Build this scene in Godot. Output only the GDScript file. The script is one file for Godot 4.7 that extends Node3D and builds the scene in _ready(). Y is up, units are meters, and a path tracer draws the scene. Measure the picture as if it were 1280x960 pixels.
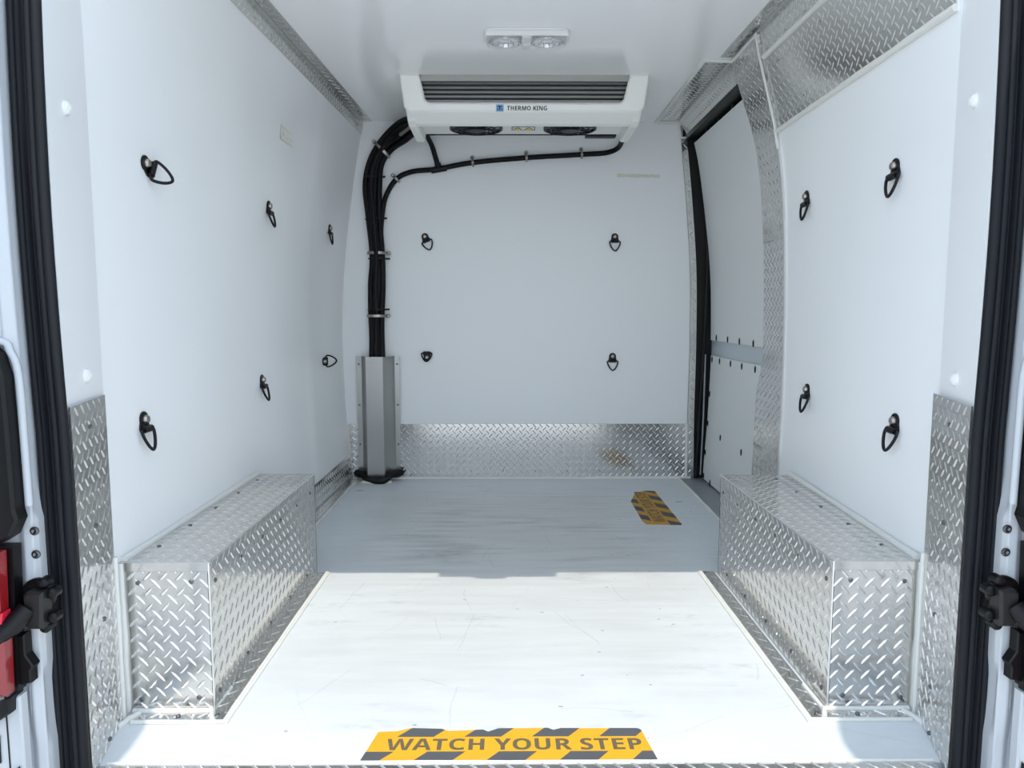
extends Node3D
# White-lined refrigerated cargo van seen through its open rear doors. y is up, metres; the floor is y = 0, the van runs along -z.

# ------------------------------------------------------------------ mesh helper
class MB:
	var v := PackedVector3Array()
	var n := PackedVector3Array()
	var uv := PackedVector2Array()

	func tri(a: Vector3, b: Vector3, c: Vector3) -> void:          # counter-clockwise seen from outside
		var m := (b - a).cross(c - a)
		if m.length_squared() < 1e-20:
			return
		m = m.normalized()
		trin(a, b, c, m, m, m)

	func trin(a: Vector3, b: Vector3, c: Vector3, na: Vector3, nb: Vector3, nc: Vector3) -> void:
		v.append(a); v.append(c); v.append(b)
		n.append(na); n.append(nc); n.append(nb)
		uv.append(Vector2(a.x + a.z, a.y)); uv.append(Vector2(c.x + c.z, c.y)); uv.append(Vector2(b.x + b.z, b.y))

	func quad(a: Vector3, b: Vector3, c: Vector3, d: Vector3) -> void:
		tri(a, b, c); tri(a, c, d)

	func toward(a: Vector3, b: Vector3, c: Vector3, out: Vector3) -> void:
		if (b - a).cross(c - a).dot(out) < 0.0:
			tri(a, c, b)
		else:
			tri(a, b, c)

	func qtoward(a: Vector3, b: Vector3, c: Vector3, d: Vector3, out: Vector3) -> void:
		toward(a, b, c, out); toward(a, c, d, out)

	func box(lo: Vector3, hi: Vector3, bevel := 0.0) -> void:
		var p := PackedVector2Array([Vector2(lo.x, lo.y), Vector2(hi.x, lo.y), Vector2(hi.x, hi.y), Vector2(lo.x, hi.y)])
		extrude(p, hi.z - lo.z, Transform3D(Basis.IDENTITY, Vector3(0, 0, lo.z)), bevel)

	func extrude(poly: PackedVector2Array, depth: float, xf: Transform3D, bevel := 0.0) -> void:
		var p := poly.duplicate()
		var area := 0.0
		for i in p.size():
			area += p[i].cross(p[(i + 1) % p.size()])
		if area < 0.0:
			p.reverse()
		var q := PackedVector2Array()
		for i in p.size():
			var e1 := (p[i] - p[(i + p.size() - 1) % p.size()]).normalized()
			var e2 := (p[(i + 1) % p.size()] - p[i]).normalized()
			var n1 := Vector2(e1.y, -e1.x)
			var n2 := Vector2(e2.y, -e2.x)
			q.append(p[i] - (n1 + n2) / maxf(1.0 + n1.dot(n2), 0.4) * bevel)
		var rings := []
		if bevel > 0.0:
			rings = [[q, 0.0], [p, bevel], [p, depth - bevel], [q, depth]]
		else:
			rings = [[p, 0.0], [p, depth]]
		for k in rings.size() - 1:
			for i in p.size():
				var j := (i + 1) % p.size()
				var a: Vector2 = rings[k][0][i]
				var b: Vector2 = rings[k][0][j]
				var c: Vector2 = rings[k + 1][0][j]
				var d: Vector2 = rings[k + 1][0][i]
				var z0: float = rings[k][1]
				var z1: float = rings[k + 1][1]
				quad(xf * Vector3(a.x, a.y, z0), xf * Vector3(b.x, b.y, z0), xf * Vector3(c.x, c.y, z1), xf * Vector3(d.x, d.y, z1))
		var ids := Geometry2D.triangulate_polygon(q)
		for t in range(0, ids.size(), 3):
			var a: Vector2 = q[ids[t]]
			var b: Vector2 = q[ids[t + 1]]
			var c: Vector2 = q[ids[t + 2]]
			toward(xf * Vector3(a.x, a.y, depth), xf * Vector3(b.x, b.y, depth), xf * Vector3(c.x, c.y, depth), xf.basis.z)
			toward(xf * Vector3(a.x, a.y, 0), xf * Vector3(b.x, b.y, 0), xf * Vector3(c.x, c.y, 0), -xf.basis.z)

	func tube(pts: Array, r, sides := 10, closed := false) -> void:   # r a number or a Callable(0..1)
		var m := pts.size()
		var rings := []
		var side := Vector3.ZERO
		for i in m:
			var a: Vector3 = pts[(i - 1 + m) % m] if closed else pts[maxi(i - 1, 0)]
			var b: Vector3 = pts[(i + 1) % m] if closed else pts[mini(i + 1, m - 1)]
			var t := (b - a).normalized()
			if side == Vector3.ZERO:
				side = t.cross(Vector3(0.31, 0.87, 0.38)).normalized()
			side = (side - t * side.dot(t)).normalized()
			var up := t.cross(side)
			var rad: float = r.call(float(i) / maxi(m - 1, 1)) if r is Callable else float(r)
			var ring := []
			for k in sides:
				var w := TAU * k / sides
				var dir := side * cos(w) + up * sin(w)
				ring.append([pts[i] + dir * rad, dir])
			rings.append(ring)
		for i in (m if closed else m - 1):
			var ra: Array = rings[i]
			var rb: Array = rings[(i + 1) % m]
			var shift := 0
			if closed and i == m - 1:
				var best := 1e9
				for s in sides:
					var dd: float = (ra[0][0] as Vector3).distance_to(rb[s][0])
					if dd < best:
						best = dd
						shift = s
			for k in sides:
				var k2 := (k + 1) % sides
				var b0: Array = rb[(k + shift) % sides]
				var b1: Array = rb[(k2 + shift) % sides]
				trin(ra[k][0], ra[k2][0], b1[0], ra[k][1], ra[k2][1], b1[1])
				trin(ra[k][0], b1[0], b0[0], ra[k][1], b1[1], b0[1])
		if not closed:
			for k in sides:
				var k2 := (k + 1) % sides
				toward(pts[0], rings[0][k][0], rings[0][k2][0], pts[0] - pts[1])
				toward(pts[m - 1], rings[m - 1][k][0], rings[m - 1][k2][0], pts[m - 1] - pts[m - 2])

	func lathe(profile: Array, xf: Transform3D, seg := 16) -> void:   # profile of Vector2(radius, height) from the bottom up, about local y
		for i in profile.size() - 1:
			var p: Vector2 = profile[i]
			var q: Vector2 = profile[i + 1]
			var e := (q - p).normalized()
			var nn := Vector2(e.y, -e.x)
			for k in seg:
				var a := TAU * k / seg
				var b := TAU * (k + 1) / seg
				var da := Vector3(cos(a), 0, -sin(a))
				var db := Vector3(cos(b), 0, -sin(b))
				var n1 := (xf.basis * (da * nn.x + Vector3.UP * nn.y)).normalized()
				var n2 := (xf.basis * (db * nn.x + Vector3.UP * nn.y)).normalized()
				var pa := xf * (da * p.x + Vector3.UP * p.y)
				var pb := xf * (db * p.x + Vector3.UP * p.y)
				var qa := xf * (da * q.x + Vector3.UP * q.y)
				var qb := xf * (db * q.x + Vector3.UP * q.y)
				if p.x > 1e-6:
					trin(pa, pb, qb, n1, n2, n2)
				if q.x > 1e-6:
					trin(pa, qb, qa, n1, n2, n1)

	func surface(P: Callable, U: float, V: float, nu: int, nv: int, thick: float, out: Vector3, eps := 0.01) -> void:
		var pos := []
		var nor := []
		var sgn := 0.0
		for j in nv + 1:
			for i in nu + 1:
				var a := U * i / nu
				var b := V * j / nv
				var du: Vector3 = P.call(minf(a + eps, U), b) - P.call(maxf(a - eps, 0), b)
				var dv: Vector3 = P.call(a, minf(b + eps, V)) - P.call(a, maxf(b - eps, 0))
				var m := du.cross(dv).normalized()
				if sgn == 0.0:
					sgn = 1.0 if m.dot(out) > 0.0 else -1.0
				pos.append(P.call(a, b))
				nor.append(m * sgn)
		for j in nv:
			for i in nu:
				var k := j * (nu + 1) + i
				var l := k + nu + 1
				for t in [[k, k + 1, l + 1], [k, l + 1, l]]:
					var a: Vector3 = pos[t[0]]
					var b: Vector3 = pos[t[1]]
					var c: Vector3 = pos[t[2]]
					var na: Vector3 = nor[t[0]]
					var nb: Vector3 = nor[t[1]]
					var nc: Vector3 = nor[t[2]]
					if (b - a).cross(c - a).dot(na) > 0.0:
						trin(a, b, c, na, nb, nc)
						tri(a - na * thick, c - nc * thick, b - nb * thick)
					else:
						trin(a, c, b, na, nc, nb)
						tri(a - na * thick, b - nb * thick, c - nc * thick)
		var edges := []
		for i in nu:
			edges.append([i, i + 1]); edges.append([nv * (nu + 1) + i, nv * (nu + 1) + i + 1])
		for j in nv:
			edges.append([j * (nu + 1), (j + 1) * (nu + 1)]); edges.append([j * (nu + 1) + nu, (j + 1) * (nu + 1) + nu])
		var mid: Vector3 = P.call(U / 2, V / 2)
		for e in edges:
			var a: Vector3 = pos[e[0]]
			var b: Vector3 = pos[e[1]]
			qtoward(a, b, b - nor[e[1]] * thick, a - nor[e[0]] * thick, (a + b) / 2 - mid)

	func add(other: MB, xf := Transform3D.IDENTITY) -> void:
		for i in other.v.size():
			v.append(xf * other.v[i]); n.append((xf.basis * other.n[i]).normalized()); uv.append(other.uv[i])

	func mesh() -> ArrayMesh:
		var arr := []
		arr.resize(Mesh.ARRAY_MAX)
		arr[Mesh.ARRAY_VERTEX] = v; arr[Mesh.ARRAY_NORMAL] = n; arr[Mesh.ARRAY_TEX_UV] = uv
		var m := ArrayMesh.new()
		m.add_surface_from_arrays(Mesh.PRIMITIVE_TRIANGLES, arr)
		return m

# ------------------------------------------------------------------ scene helpers
var M := {}
var used := {}
var rng := RandomNumberGenerator.new()
var screw_mesh: ArrayMesh

func P3(x: float, h: float, d: float) -> Vector3:                    # across, up, into the van
	return Vector3(x, h, -d)

func numbered(called: String) -> String:
	var k: int = used.get(called, 0)
	used[called] = k + 1
	return called if k == 0 else "%s_%03d" % [called, k]

func tag(o: Node, label: String, category: String, group := "", kind := "") -> void:
	o.set_meta("label", label); o.set_meta("category", category)
	if group: o.set_meta("group", group)
	if kind: o.set_meta("kind", kind)

func thing(called: String, label: String, category: String, at := Vector3.ZERO, group := "", kind := "") -> Node3D:
	var o := Node3D.new()
	o.name = numbered(called)
	add_child(o)
	o.position = at
	tag(o, label, category, group, kind)
	return o

func part(called: String, what, material: Material, parent: Node3D) -> MeshInstance3D:
	var o := MeshInstance3D.new()
	o.name = called
	o.mesh = what.mesh() if what is MB else what
	o.material_override = material
	o.cast_shadow = GeometryInstance3D.SHADOW_CASTING_SETTING_ON
	parent.add_child(o, true)
	return o

func top(called: String, what, material: Material, label: String, category: String, group := "", kind := "") -> MeshInstance3D:
	var o := part(numbered(called), what, material, self)
	tag(o, label, category, group, kind)
	return o

func mat(c: Color, rough: float, metal := 0.0, spec := 0.5) -> StandardMaterial3D:
	var m := StandardMaterial3D.new()
	m.albedo_color = c; m.roughness = rough; m.metallic = metal; m.metallic_specular = spec
	return m

func noise(freq: float, seed_: int, octaves := 4) -> FastNoiseLite:
	var f := FastNoiseLite.new()
	f.seed = seed_; f.frequency = freq; f.fractal_octaves = octaves
	f.noise_type = FastNoiseLite.TYPE_SIMPLEX_SMOOTH
	return f

func noise_image(size: int, freq: float, seed_: int, lo: float, hi: float, octaves := 4) -> Image:
	var im := noise(freq, seed_, octaves).get_seamless_image(size, size)
	im.convert(Image.FORMAT_RGBA8)
	var data := im.get_data()
	for i in range(0, data.size(), 4):
		var g := int(255.0 * lerpf(lo, hi, data[i] / 255.0))
		data[i] = g; data[i + 1] = g; data[i + 2] = g
	return Image.create_from_data(size, size, false, Image.FORMAT_RGBA8, data)

func table(t: Array, h: float) -> float:                              # piecewise curve through Vector2(h, x)
	if h <= t[0].x: return t[0].y
	for i in t.size() - 1:
		if h <= t[i + 1].x:
			var k: float = (h - t[i].x) / (t[i + 1].x - t[i].x)
			return cubic_interpolate_in_time(t[i].y, t[i + 1].y, t[maxi(i - 1, 0)].y, t[mini(i + 2, t.size() - 1)].y, k, t[i + 1].x - t[i].x, t[maxi(i - 1, 0)].x - t[i].x - (0.1 if i == 0 else 0.0), t[mini(i + 2, t.size() - 1)].x - t[i].x + (0.1 if i + 2 > t.size() - 1 else 0.0))
	return t[t.size() - 1].y

func smooth_path(pts: Array, steps := 8) -> Array:
	var out := []
	for i in pts.size() - 1:
		var a: Vector3 = pts[maxi(i - 1, 0)]
		var d: Vector3 = pts[mini(i + 2, pts.size() - 1)]
		for k in steps:
			out.append((pts[i] as Vector3).cubic_interpolate(pts[i + 1], a, d, float(k) / steps))
	out.append(pts[pts.size() - 1])
	return out

func rounded(w: float, h: float, r: float, seg := 5) -> PackedVector2Array:
	var p := PackedVector2Array()
	for c in [[w / 2 - r, h / 2 - r, 0], [-w / 2 + r, h / 2 - r, 1], [-w / 2 + r, -h / 2 + r, 2], [w / 2 - r, -h / 2 + r, 3]]:
		for k in seg + 1:
			var a: float = PI / 2 * (c[2] + float(k) / seg)
			p.append(Vector2(c[0] + r * cos(a), c[1] + r * sin(a)))
	return p

# --- diamond plate: a sheet with raised lens-shaped bars (one stuff part) and screws
func lug(b: MB, P: Callable, u: float, v: float, ang: float, sgn: float) -> void:
	var L := 0.0152
	var ca := cos(ang)
	var sa := sin(ang)
	var loc := [[-L, 0, 0], [-L * 0.45, -0.0032, 0], [L * 0.45, -0.0032, 0], [L, 0, 0], [L * 0.45, 0.0032, 0], [-L * 0.45, 0.0032, 0], [-L * 0.55, 0, 0.0016], [L * 0.55, 0, 0.0016]]
	var c: Vector3 = P.call(u, v)
	var eu: Vector3 = (P.call(u + 0.002, v) - P.call(u - 0.002, v)) / 0.004
	var ev: Vector3 = (P.call(u, v + 0.002) - P.call(u, v - 0.002)) / 0.004
	var m := eu.cross(ev).normalized() * sgn
	var q := []
	for l in loc:
		q.append(c + eu * (l[0] * ca - l[1] * sa) + ev * (l[0] * sa + l[1] * ca) + m * (l[2] - 0.0002 * float(l[2] == 0)))
	for t in [[0, 1, 6], [1, 2, 7], [1, 7, 6], [2, 3, 7], [3, 4, 7], [4, 5, 6], [4, 6, 7], [5, 0, 6]]:
		b.toward(q[t[0]], q[t[1]], q[t[2]], m)

func lugs(plate: MeshInstance3D, P: Callable, U: float, V: float, out: Vector3, poly := PackedVector2Array(), pitch := 0.032) -> void:
	var b := MB.new()
	var c0: Vector3 = P.call(U / 2, V / 2)
	var sgn := signf(((P.call(U / 2 + 0.01, V / 2) - c0) as Vector3).cross(P.call(U / 2, V / 2 + 0.01) - c0).dot(out))
	var inner := poly
	if poly.size() > 2:
		var off := Geometry2D.offset_polygon(poly, -0.008)
		inner = off[0] if off.size() > 0 else poly
	for s in 2:
		for j in int(V / pitch) + 2:
			for i in int(U / pitch) + 2:
				var u := (i + 0.3 + 0.5 * s) * pitch
				var v := (j + 0.3 + 0.5 * s) * pitch
				if u < 0.008 or v < 0.008 or u > U - 0.008 or v > V - 0.008:
					continue
				if poly.size() > 2 and not Geometry2D.is_point_in_polygon(Vector2(u, v), inner):
					continue
				lug(b, P, u, v, (0.82 if s == 0 else -0.82), sgn)
	if b.v.size() > 0:
		var o := part("tread_bars", b, M.lug, plate)
		o.set_meta("kind", "stuff")

func flat(origin: Vector3, ux: Vector3, vx: Vector3) -> Callable:
	var a := ux.normalized()
	var c := vx.normalized()
	return func(u: float, v: float) -> Vector3: return origin + a * u + c * v

func plate_mb(P: Callable, U: float, V: float, out: Vector3, nu := 1, nv := 1, poly := PackedVector2Array(), thick := 0.003) -> MB:
	var b := MB.new()
	if poly.size() > 2:
		var o: Vector3 = P.call(0, 0)
		var ex: Vector3 = (P.call(1, 0) - o)
		var ey: Vector3 = (P.call(0, 1) - o)
		var ez := ex.cross(ey).normalized()
		if ez.dot(out) > 0:
			b.extrude(poly, thick, Transform3D(Basis(ex, ey, ez), o - ez * thick))
		else:
			b.extrude(poly, thick, Transform3D(Basis(ex, ey, ez), o))
	else:
		b.surface(P, U, V, nu, nv, thick, out)
	return b

func screw(parent: Node3D, at: Vector3, out: Vector3, called := "screw") -> void:
	var o := part(called, screw_mesh, M.screw, parent)
	var y := out.normalized()
	var x := y.cross(Vector3(0.3, 0.5, 0.81)).normalized()
	o.transform = Transform3D(Basis(x, y, x.cross(y)) * Basis.from_scale(Vector3.ONE * (0.62 if called == "rivet" else 0.9)), at)
	if called == "rivet": o.material_override = M.bolt

func bead(parent: Node3D, pts: Array, r := 0.005) -> void:
	var b := MB.new()
	var fine := []
	for i in pts.size() - 1:
		var a: Vector3 = pts[i]
		var c: Vector3 = pts[i + 1]
		var k := maxi(1, int(a.distance_to(c) / 0.05))
		for s in k:
			fine.append(a.lerp(c, float(s) / k))
	fine.append(pts[pts.size() - 1])
	var f := noise(9.0, 5)
	b.tube(fine, func(t: float) -> float: return r * (1.0 + 0.35 * f.get_noise_2d(t * 3.0, r * 900.0 + pts[0].x * 7.0)), 7)
	part("caulk_bead", b, M.caulk, parent)

# ------------------------------------------------------------------ shape of the van's inner walls
var LB := [Vector2(0, -0.772), Vector2(0.27, -0.792), Vector2(0.5, -0.802), Vector2(0.76, -0.803), Vector2(1.02, -0.786), Vector2(1.245, -0.759), Vector2(1.5, -0.72), Vector2(1.7, -0.685)]
var LR := [Vector2(0, -0.79), Vector2(1.3, -0.79), Vector2(1.5, -0.785), Vector2(1.7, -0.765)]
var RC := [Vector2(0, 0.84), Vector2(0.3, 0.848), Vector2(0.65, 0.852), Vector2(1.0, 0.842), Vector2(1.19, 0.828), Vector2(1.34, 0.806), Vector2(1.45, 0.788), Vector2(1.57, 0.765), Vector2(1.66, 0.75), Vector2(1.7, 0.742)]
var RR := [Vector2(0, 0.8), Vector2(1.3, 0.8), Vector2(1.5, 0.79), Vector2(1.7, 0.772)]
var RB := [Vector2(0, 0.843), Vector2(0.27, 0.84), Vector2(0.7, 0.842), Vector2(1.0, 0.835), Vector2(1.25, 0.815), Vector2(1.6, 0.777), Vector2(1.7, 0.765)]
var DP := [Vector2(0, 0.915), Vector2(0.3, 0.93), Vector2(0.65, 0.938), Vector2(1.0, 0.925), Vector2(1.25, 0.895), Vector2(1.5, 0.855), Vector2(1.7, 0.81)]

func wl(d: float, h: float) -> float:
	return lerpf(table(LR, h), table(LB, h), clampf((d - 1.355) / 2.065, 0, 1))

func wr(d: float, h: float) -> float:
	return lerpf(table(RR, h), table(RC, h) + 0.006, clampf((d - 1.367) / 1.0, 0, 1.1))

# ------------------------------------------------------------------
func _ready() -> void:
	rng.seed = 7
	var cam := Camera3D.new()
	cam.name = "camera"
	add_child(cam)
	cam.position = Vector3(-0.025, 0.8, 0)
	cam.rotation_degrees = Vector3(-5.711, -0.382, 0)
	cam.fov = 56.145
	cam.near = 0.05
	cam.far = 200.0
	cam.current = true
	var we := WorldEnvironment.new()
	we.name = "environment"
	var env := Environment.new()
	var sky := Sky.new()
	var psm := ProceduralSkyMaterial.new()
	psm.sky_top_color = Color(0.73, 0.81, 0.91)
	psm.sky_horizon_color = Color(0.915, 0.955, 0.985)
	psm.sky_curve = 0.2
	psm.ground_bottom_color = Color(0.5, 0.5, 0.5)
	psm.ground_horizon_color = Color(0.7, 0.72, 0.74)
	psm.sky_energy_multiplier = 1.0
	psm.sun_angle_max = 1.0
	sky.sky_material = psm
	env.background_mode = Environment.BG_SKY
	env.sky = sky
	env.background_energy_multiplier = 2.5
	env.tonemap_mode = Environment.TONE_MAPPER_LINEAR
	env.tonemap_exposure = 1.08
	env.sdfgi_enabled = true
	env.ssao_enabled = true
	env.ssil_enabled = true
	we.environment = env
	add_child(we)
	var sun := DirectionalLight3D.new()
	sun.name = "sun"
	sun.light_energy = 0.8
	sun.light_color = Color(1.0, 0.97, 0.92)
	sun.light_angular_distance = 0.5
	sun.shadow_enabled = true
	sun.rotation_degrees = Vector3(-61.7, 0.0, 0.0)
	add_child(sun)

	materials()
	structure()
	plates()
	outside()
	wheel_boxes()
	cooling_unit()
	ceiling_lamp()
	hoses()
	rings()
	stickers()
	details()

func materials() -> void:
	M.wall = mat(Color(0.972, 0.977, 0.977), 0.26)
	M.wall.normal_enabled = true
	M.wall.normal_texture = wavy(256, 0.008, 3, 5.0)
	M.wall.normal_scale = 0.22
	M.wall.uv1_triplanar = true
	M.wall.uv1_world_triplanar = true
	M.wall.uv1_scale = Vector3(0.55, 0.35, 0.55)
	M.ceiling = mat(Color(0.985, 0.985, 0.98), 0.13)
	M.back = mat(Color(0.95, 0.955, 0.955), 0.4)
	M.shaded_white_paint = mat(Color(0.77, 0.785, 0.8), 0.25)  # white van paint greyed, putting the shade on the door jambs into the colour
	M.shaded_white_paint.clearcoat_enabled = true
	M.shaded_white_paint.clearcoat = 0.5
	M.door_panel = mat(Color(0.93, 0.94, 0.93), 0.5)
	M.rail = mat(Color(0.8, 0.83, 0.85), 0.35)
	M.step = mat(Color(0.62, 0.64, 0.65), 0.45, 0.3)
	var rt := ImageTexture.create_from_image(noise_image(256, 0.05, 11, 0.85, 1.0))
	for k in [["metal", Color(0.835, 0.83, 0.82), 0.18], ["lug", Color(0.9, 0.895, 0.885), 0.2], ["alu", Color(0.7, 0.7, 0.69), 0.36]]:
		M[k[0]] = mat(k[1], k[2], 0.94)
		M[k[0]].roughness_texture = rt
		M[k[0]].uv1_triplanar = true
		M[k[0]].uv1_world_triplanar = true
		M[k[0]].uv1_scale = Vector3(2.1, 2.1, 2.1)
	M.strip = mat(Color(0.62, 0.61, 0.59), 0.5, 0.5)
	M.screw = mat(Color(0.45, 0.45, 0.46), 0.4, 1.0)
	M.caulk = mat(Color(0.9, 0.895, 0.87), 0.55)
	M.rubber = mat(Color(0.075, 0.085, 0.105), 0.6, 0.0, 0.4)
	M.black = mat(Color(0.035, 0.037, 0.043), 0.42, 0.0, 0.4)
	M.dark = mat(Color(0.03, 0.03, 0.035), 0.7)
	M.hose = mat(Color(0.025, 0.027, 0.032), 0.5, 0.0, 0.35)
	M.unit = mat(Color(0.97, 0.965, 0.945), 0.4)
	M.slat = mat(Color(0.15, 0.145, 0.14), 0.45, 0.3)
	M.blade = mat(Color(0.1, 0.095, 0.09), 0.4)
	M.chrome = mat(Color(0.92, 0.92, 0.92), 0.12, 1.0)
	M.bolt = mat(Color(0.66, 0.63, 0.6), 0.35, 1.0)
	M.red = mat(Color(0.56, 0.02, 0.07), 0.12)
	M.red.clearcoat_enabled = true
	M.red_light = mat(Color(0.88, 0.16, 0.26), 0.15)
	M.yellow = mat(Color(0.92, 0.66, 0.13), 0.6)
	M.worn_yellow = mat(Color(0.78, 0.58, 0.2), 0.7)
	M.sign_yellow = mat(Color(0.93, 0.82, 0.4), 0.6)
	M.stripe = mat(Color(0.33, 0.335, 0.35), 0.75)
	M.letter = mat(Color(0.40, 0.36, 0.27), 0.7)
	M.ink = mat(Color(0.05, 0.05, 0.06), 0.6)
	M.blue = mat(Color(0.5, 0.7, 0.87), 0.5)
	M.plug = mat(Color(0.94, 0.94, 0.93), 0.3)
	M.residue = mat(Color(0.87, 0.87, 0.8), 0.6)
	M.ground = mat(Color(0.95, 0.94, 0.92), 0.9)
	M.ground.albedo_texture = ImageTexture.create_from_image(noise_image(256, 0.03, 21, 0.75, 1.0))
	M.ground.uv1_triplanar = true
	M.ground.uv1_scale = Vector3(0.4, 0.4, 0.4)
	M.lens = mat(Color(1, 1, 1, 0.16), 0.05)
	M.lens.transparency = BaseMaterial3D.TRANSPARENCY_ALPHA
	M.floor = mat(Color(1, 1, 1), 0.45)
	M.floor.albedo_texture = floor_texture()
	M.floor.uv1_triplanar = true
	M.floor.uv1_world_triplanar = true
	M.floor.uv1_scale = Vector3(0.42, 0.42, 0.42)
	M.floor.uv1_offset = Vector3(0.5, 0, 1.48)
	var s := MB.new()
	s.lathe([Vector2(0.0055, -0.001), Vector2(0.0055, 0.001), Vector2(0.0035, 0.0026), Vector2(0.0015, 0.0026), Vector2(0.0, 0.0014)], Transform3D.IDENTITY, 10)
	screw_mesh = s.mesh()

func wavy(size: int, freq: float, seed_: int, depth: float) -> ImageTexture:
	var im := noise_image(size, freq, seed_, 0.0, 1.0, 2)
	im.bump_map_to_normal_map(depth)
	return ImageTexture.create_from_image(im)

func floor_texture() -> ImageTexture:                                 # one sheet for the whole floor: traffic wear, drag streaks, scuffs and scratches
	var n := 1024
	var a := noise(0.005, 31, 4)
	var b := noise(0.06, 32, 3)
	var c := noise(0.011, 33, 4)
	var data := PackedByteArray()
	data.resize(n * n * 3)
	for y in n:
		var d := (1.48 - float(y) / n) / 0.42                          # depth into the van, metres
		for x in n:
			var across := (float(x) / n - 0.5) / 0.42
			var big := a.get_noise_2d(x, y)
			var drag := c.get_noise_2d(x * 0.5, y * 4.5)
			var grain := b.get_noise_2d(x * 0.7, y * 1.6)
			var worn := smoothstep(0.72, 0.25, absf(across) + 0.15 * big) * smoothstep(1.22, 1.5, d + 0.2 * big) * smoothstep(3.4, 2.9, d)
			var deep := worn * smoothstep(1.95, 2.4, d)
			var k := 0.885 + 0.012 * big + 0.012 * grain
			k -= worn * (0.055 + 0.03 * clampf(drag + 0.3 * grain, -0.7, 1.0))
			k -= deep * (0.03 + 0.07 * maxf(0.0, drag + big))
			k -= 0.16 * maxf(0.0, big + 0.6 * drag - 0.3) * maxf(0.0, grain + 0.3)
			var warm := 0.010 * worn + 0.012 * deep
			var i := (y * n + x) * 3
			data[i] = int(clampf(k * (0.985 + warm), 0, 1) * 255); data[i + 1] = int(clampf(k * 1.005, 0, 1) * 255); data[i + 2] = int(clampf(k * (1.012 - warm), 0, 1) * 255)
	var im := Image.create_from_data(n, n, false, Image.FORMAT_RGB8, data)
	for k in 90:                                                       # hairline scratches
		var p := Vector2(rng.randfn(0.5, 0.16), rng.randf_range(0.05, 0.95)) * n
		var dir := Vector2.from_angle(rng.randf_range(-0.5, 0.5) + (PI / 2 if k % 2 == 0 else 0.0))
		var tone := rng.randf_range(0.015, 0.07)
		for s in int(rng.randf_range(8, 90)):
			p += dir
			dir = dir.rotated(rng.randf_range(-0.05, 0.05))
			var q := Vector2i(posmod(int(p.x), n), posmod(int(p.y), n))
			var old := im.get_pixelv(q)
			im.set_pixelv(q, Color(old.r - tone, old.g - tone, old.b - tone))
	for k in 60:                                                        # dark specks
		var q := Vector2i(int(clampf(rng.randfn(0.58, 0.14), 0.1, 0.9) * n), int(rng.randf_range(0.1, 0.95) * n))
		for s in rng.randi_range(1, 4):
			im.set_pixelv(q + Vector2i(s, rng.randi_range(0, 1)), Color(0.4, 0.4, 0.4))
	im.generate_mipmaps()
	return ImageTexture.create_from_image(im)

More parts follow.
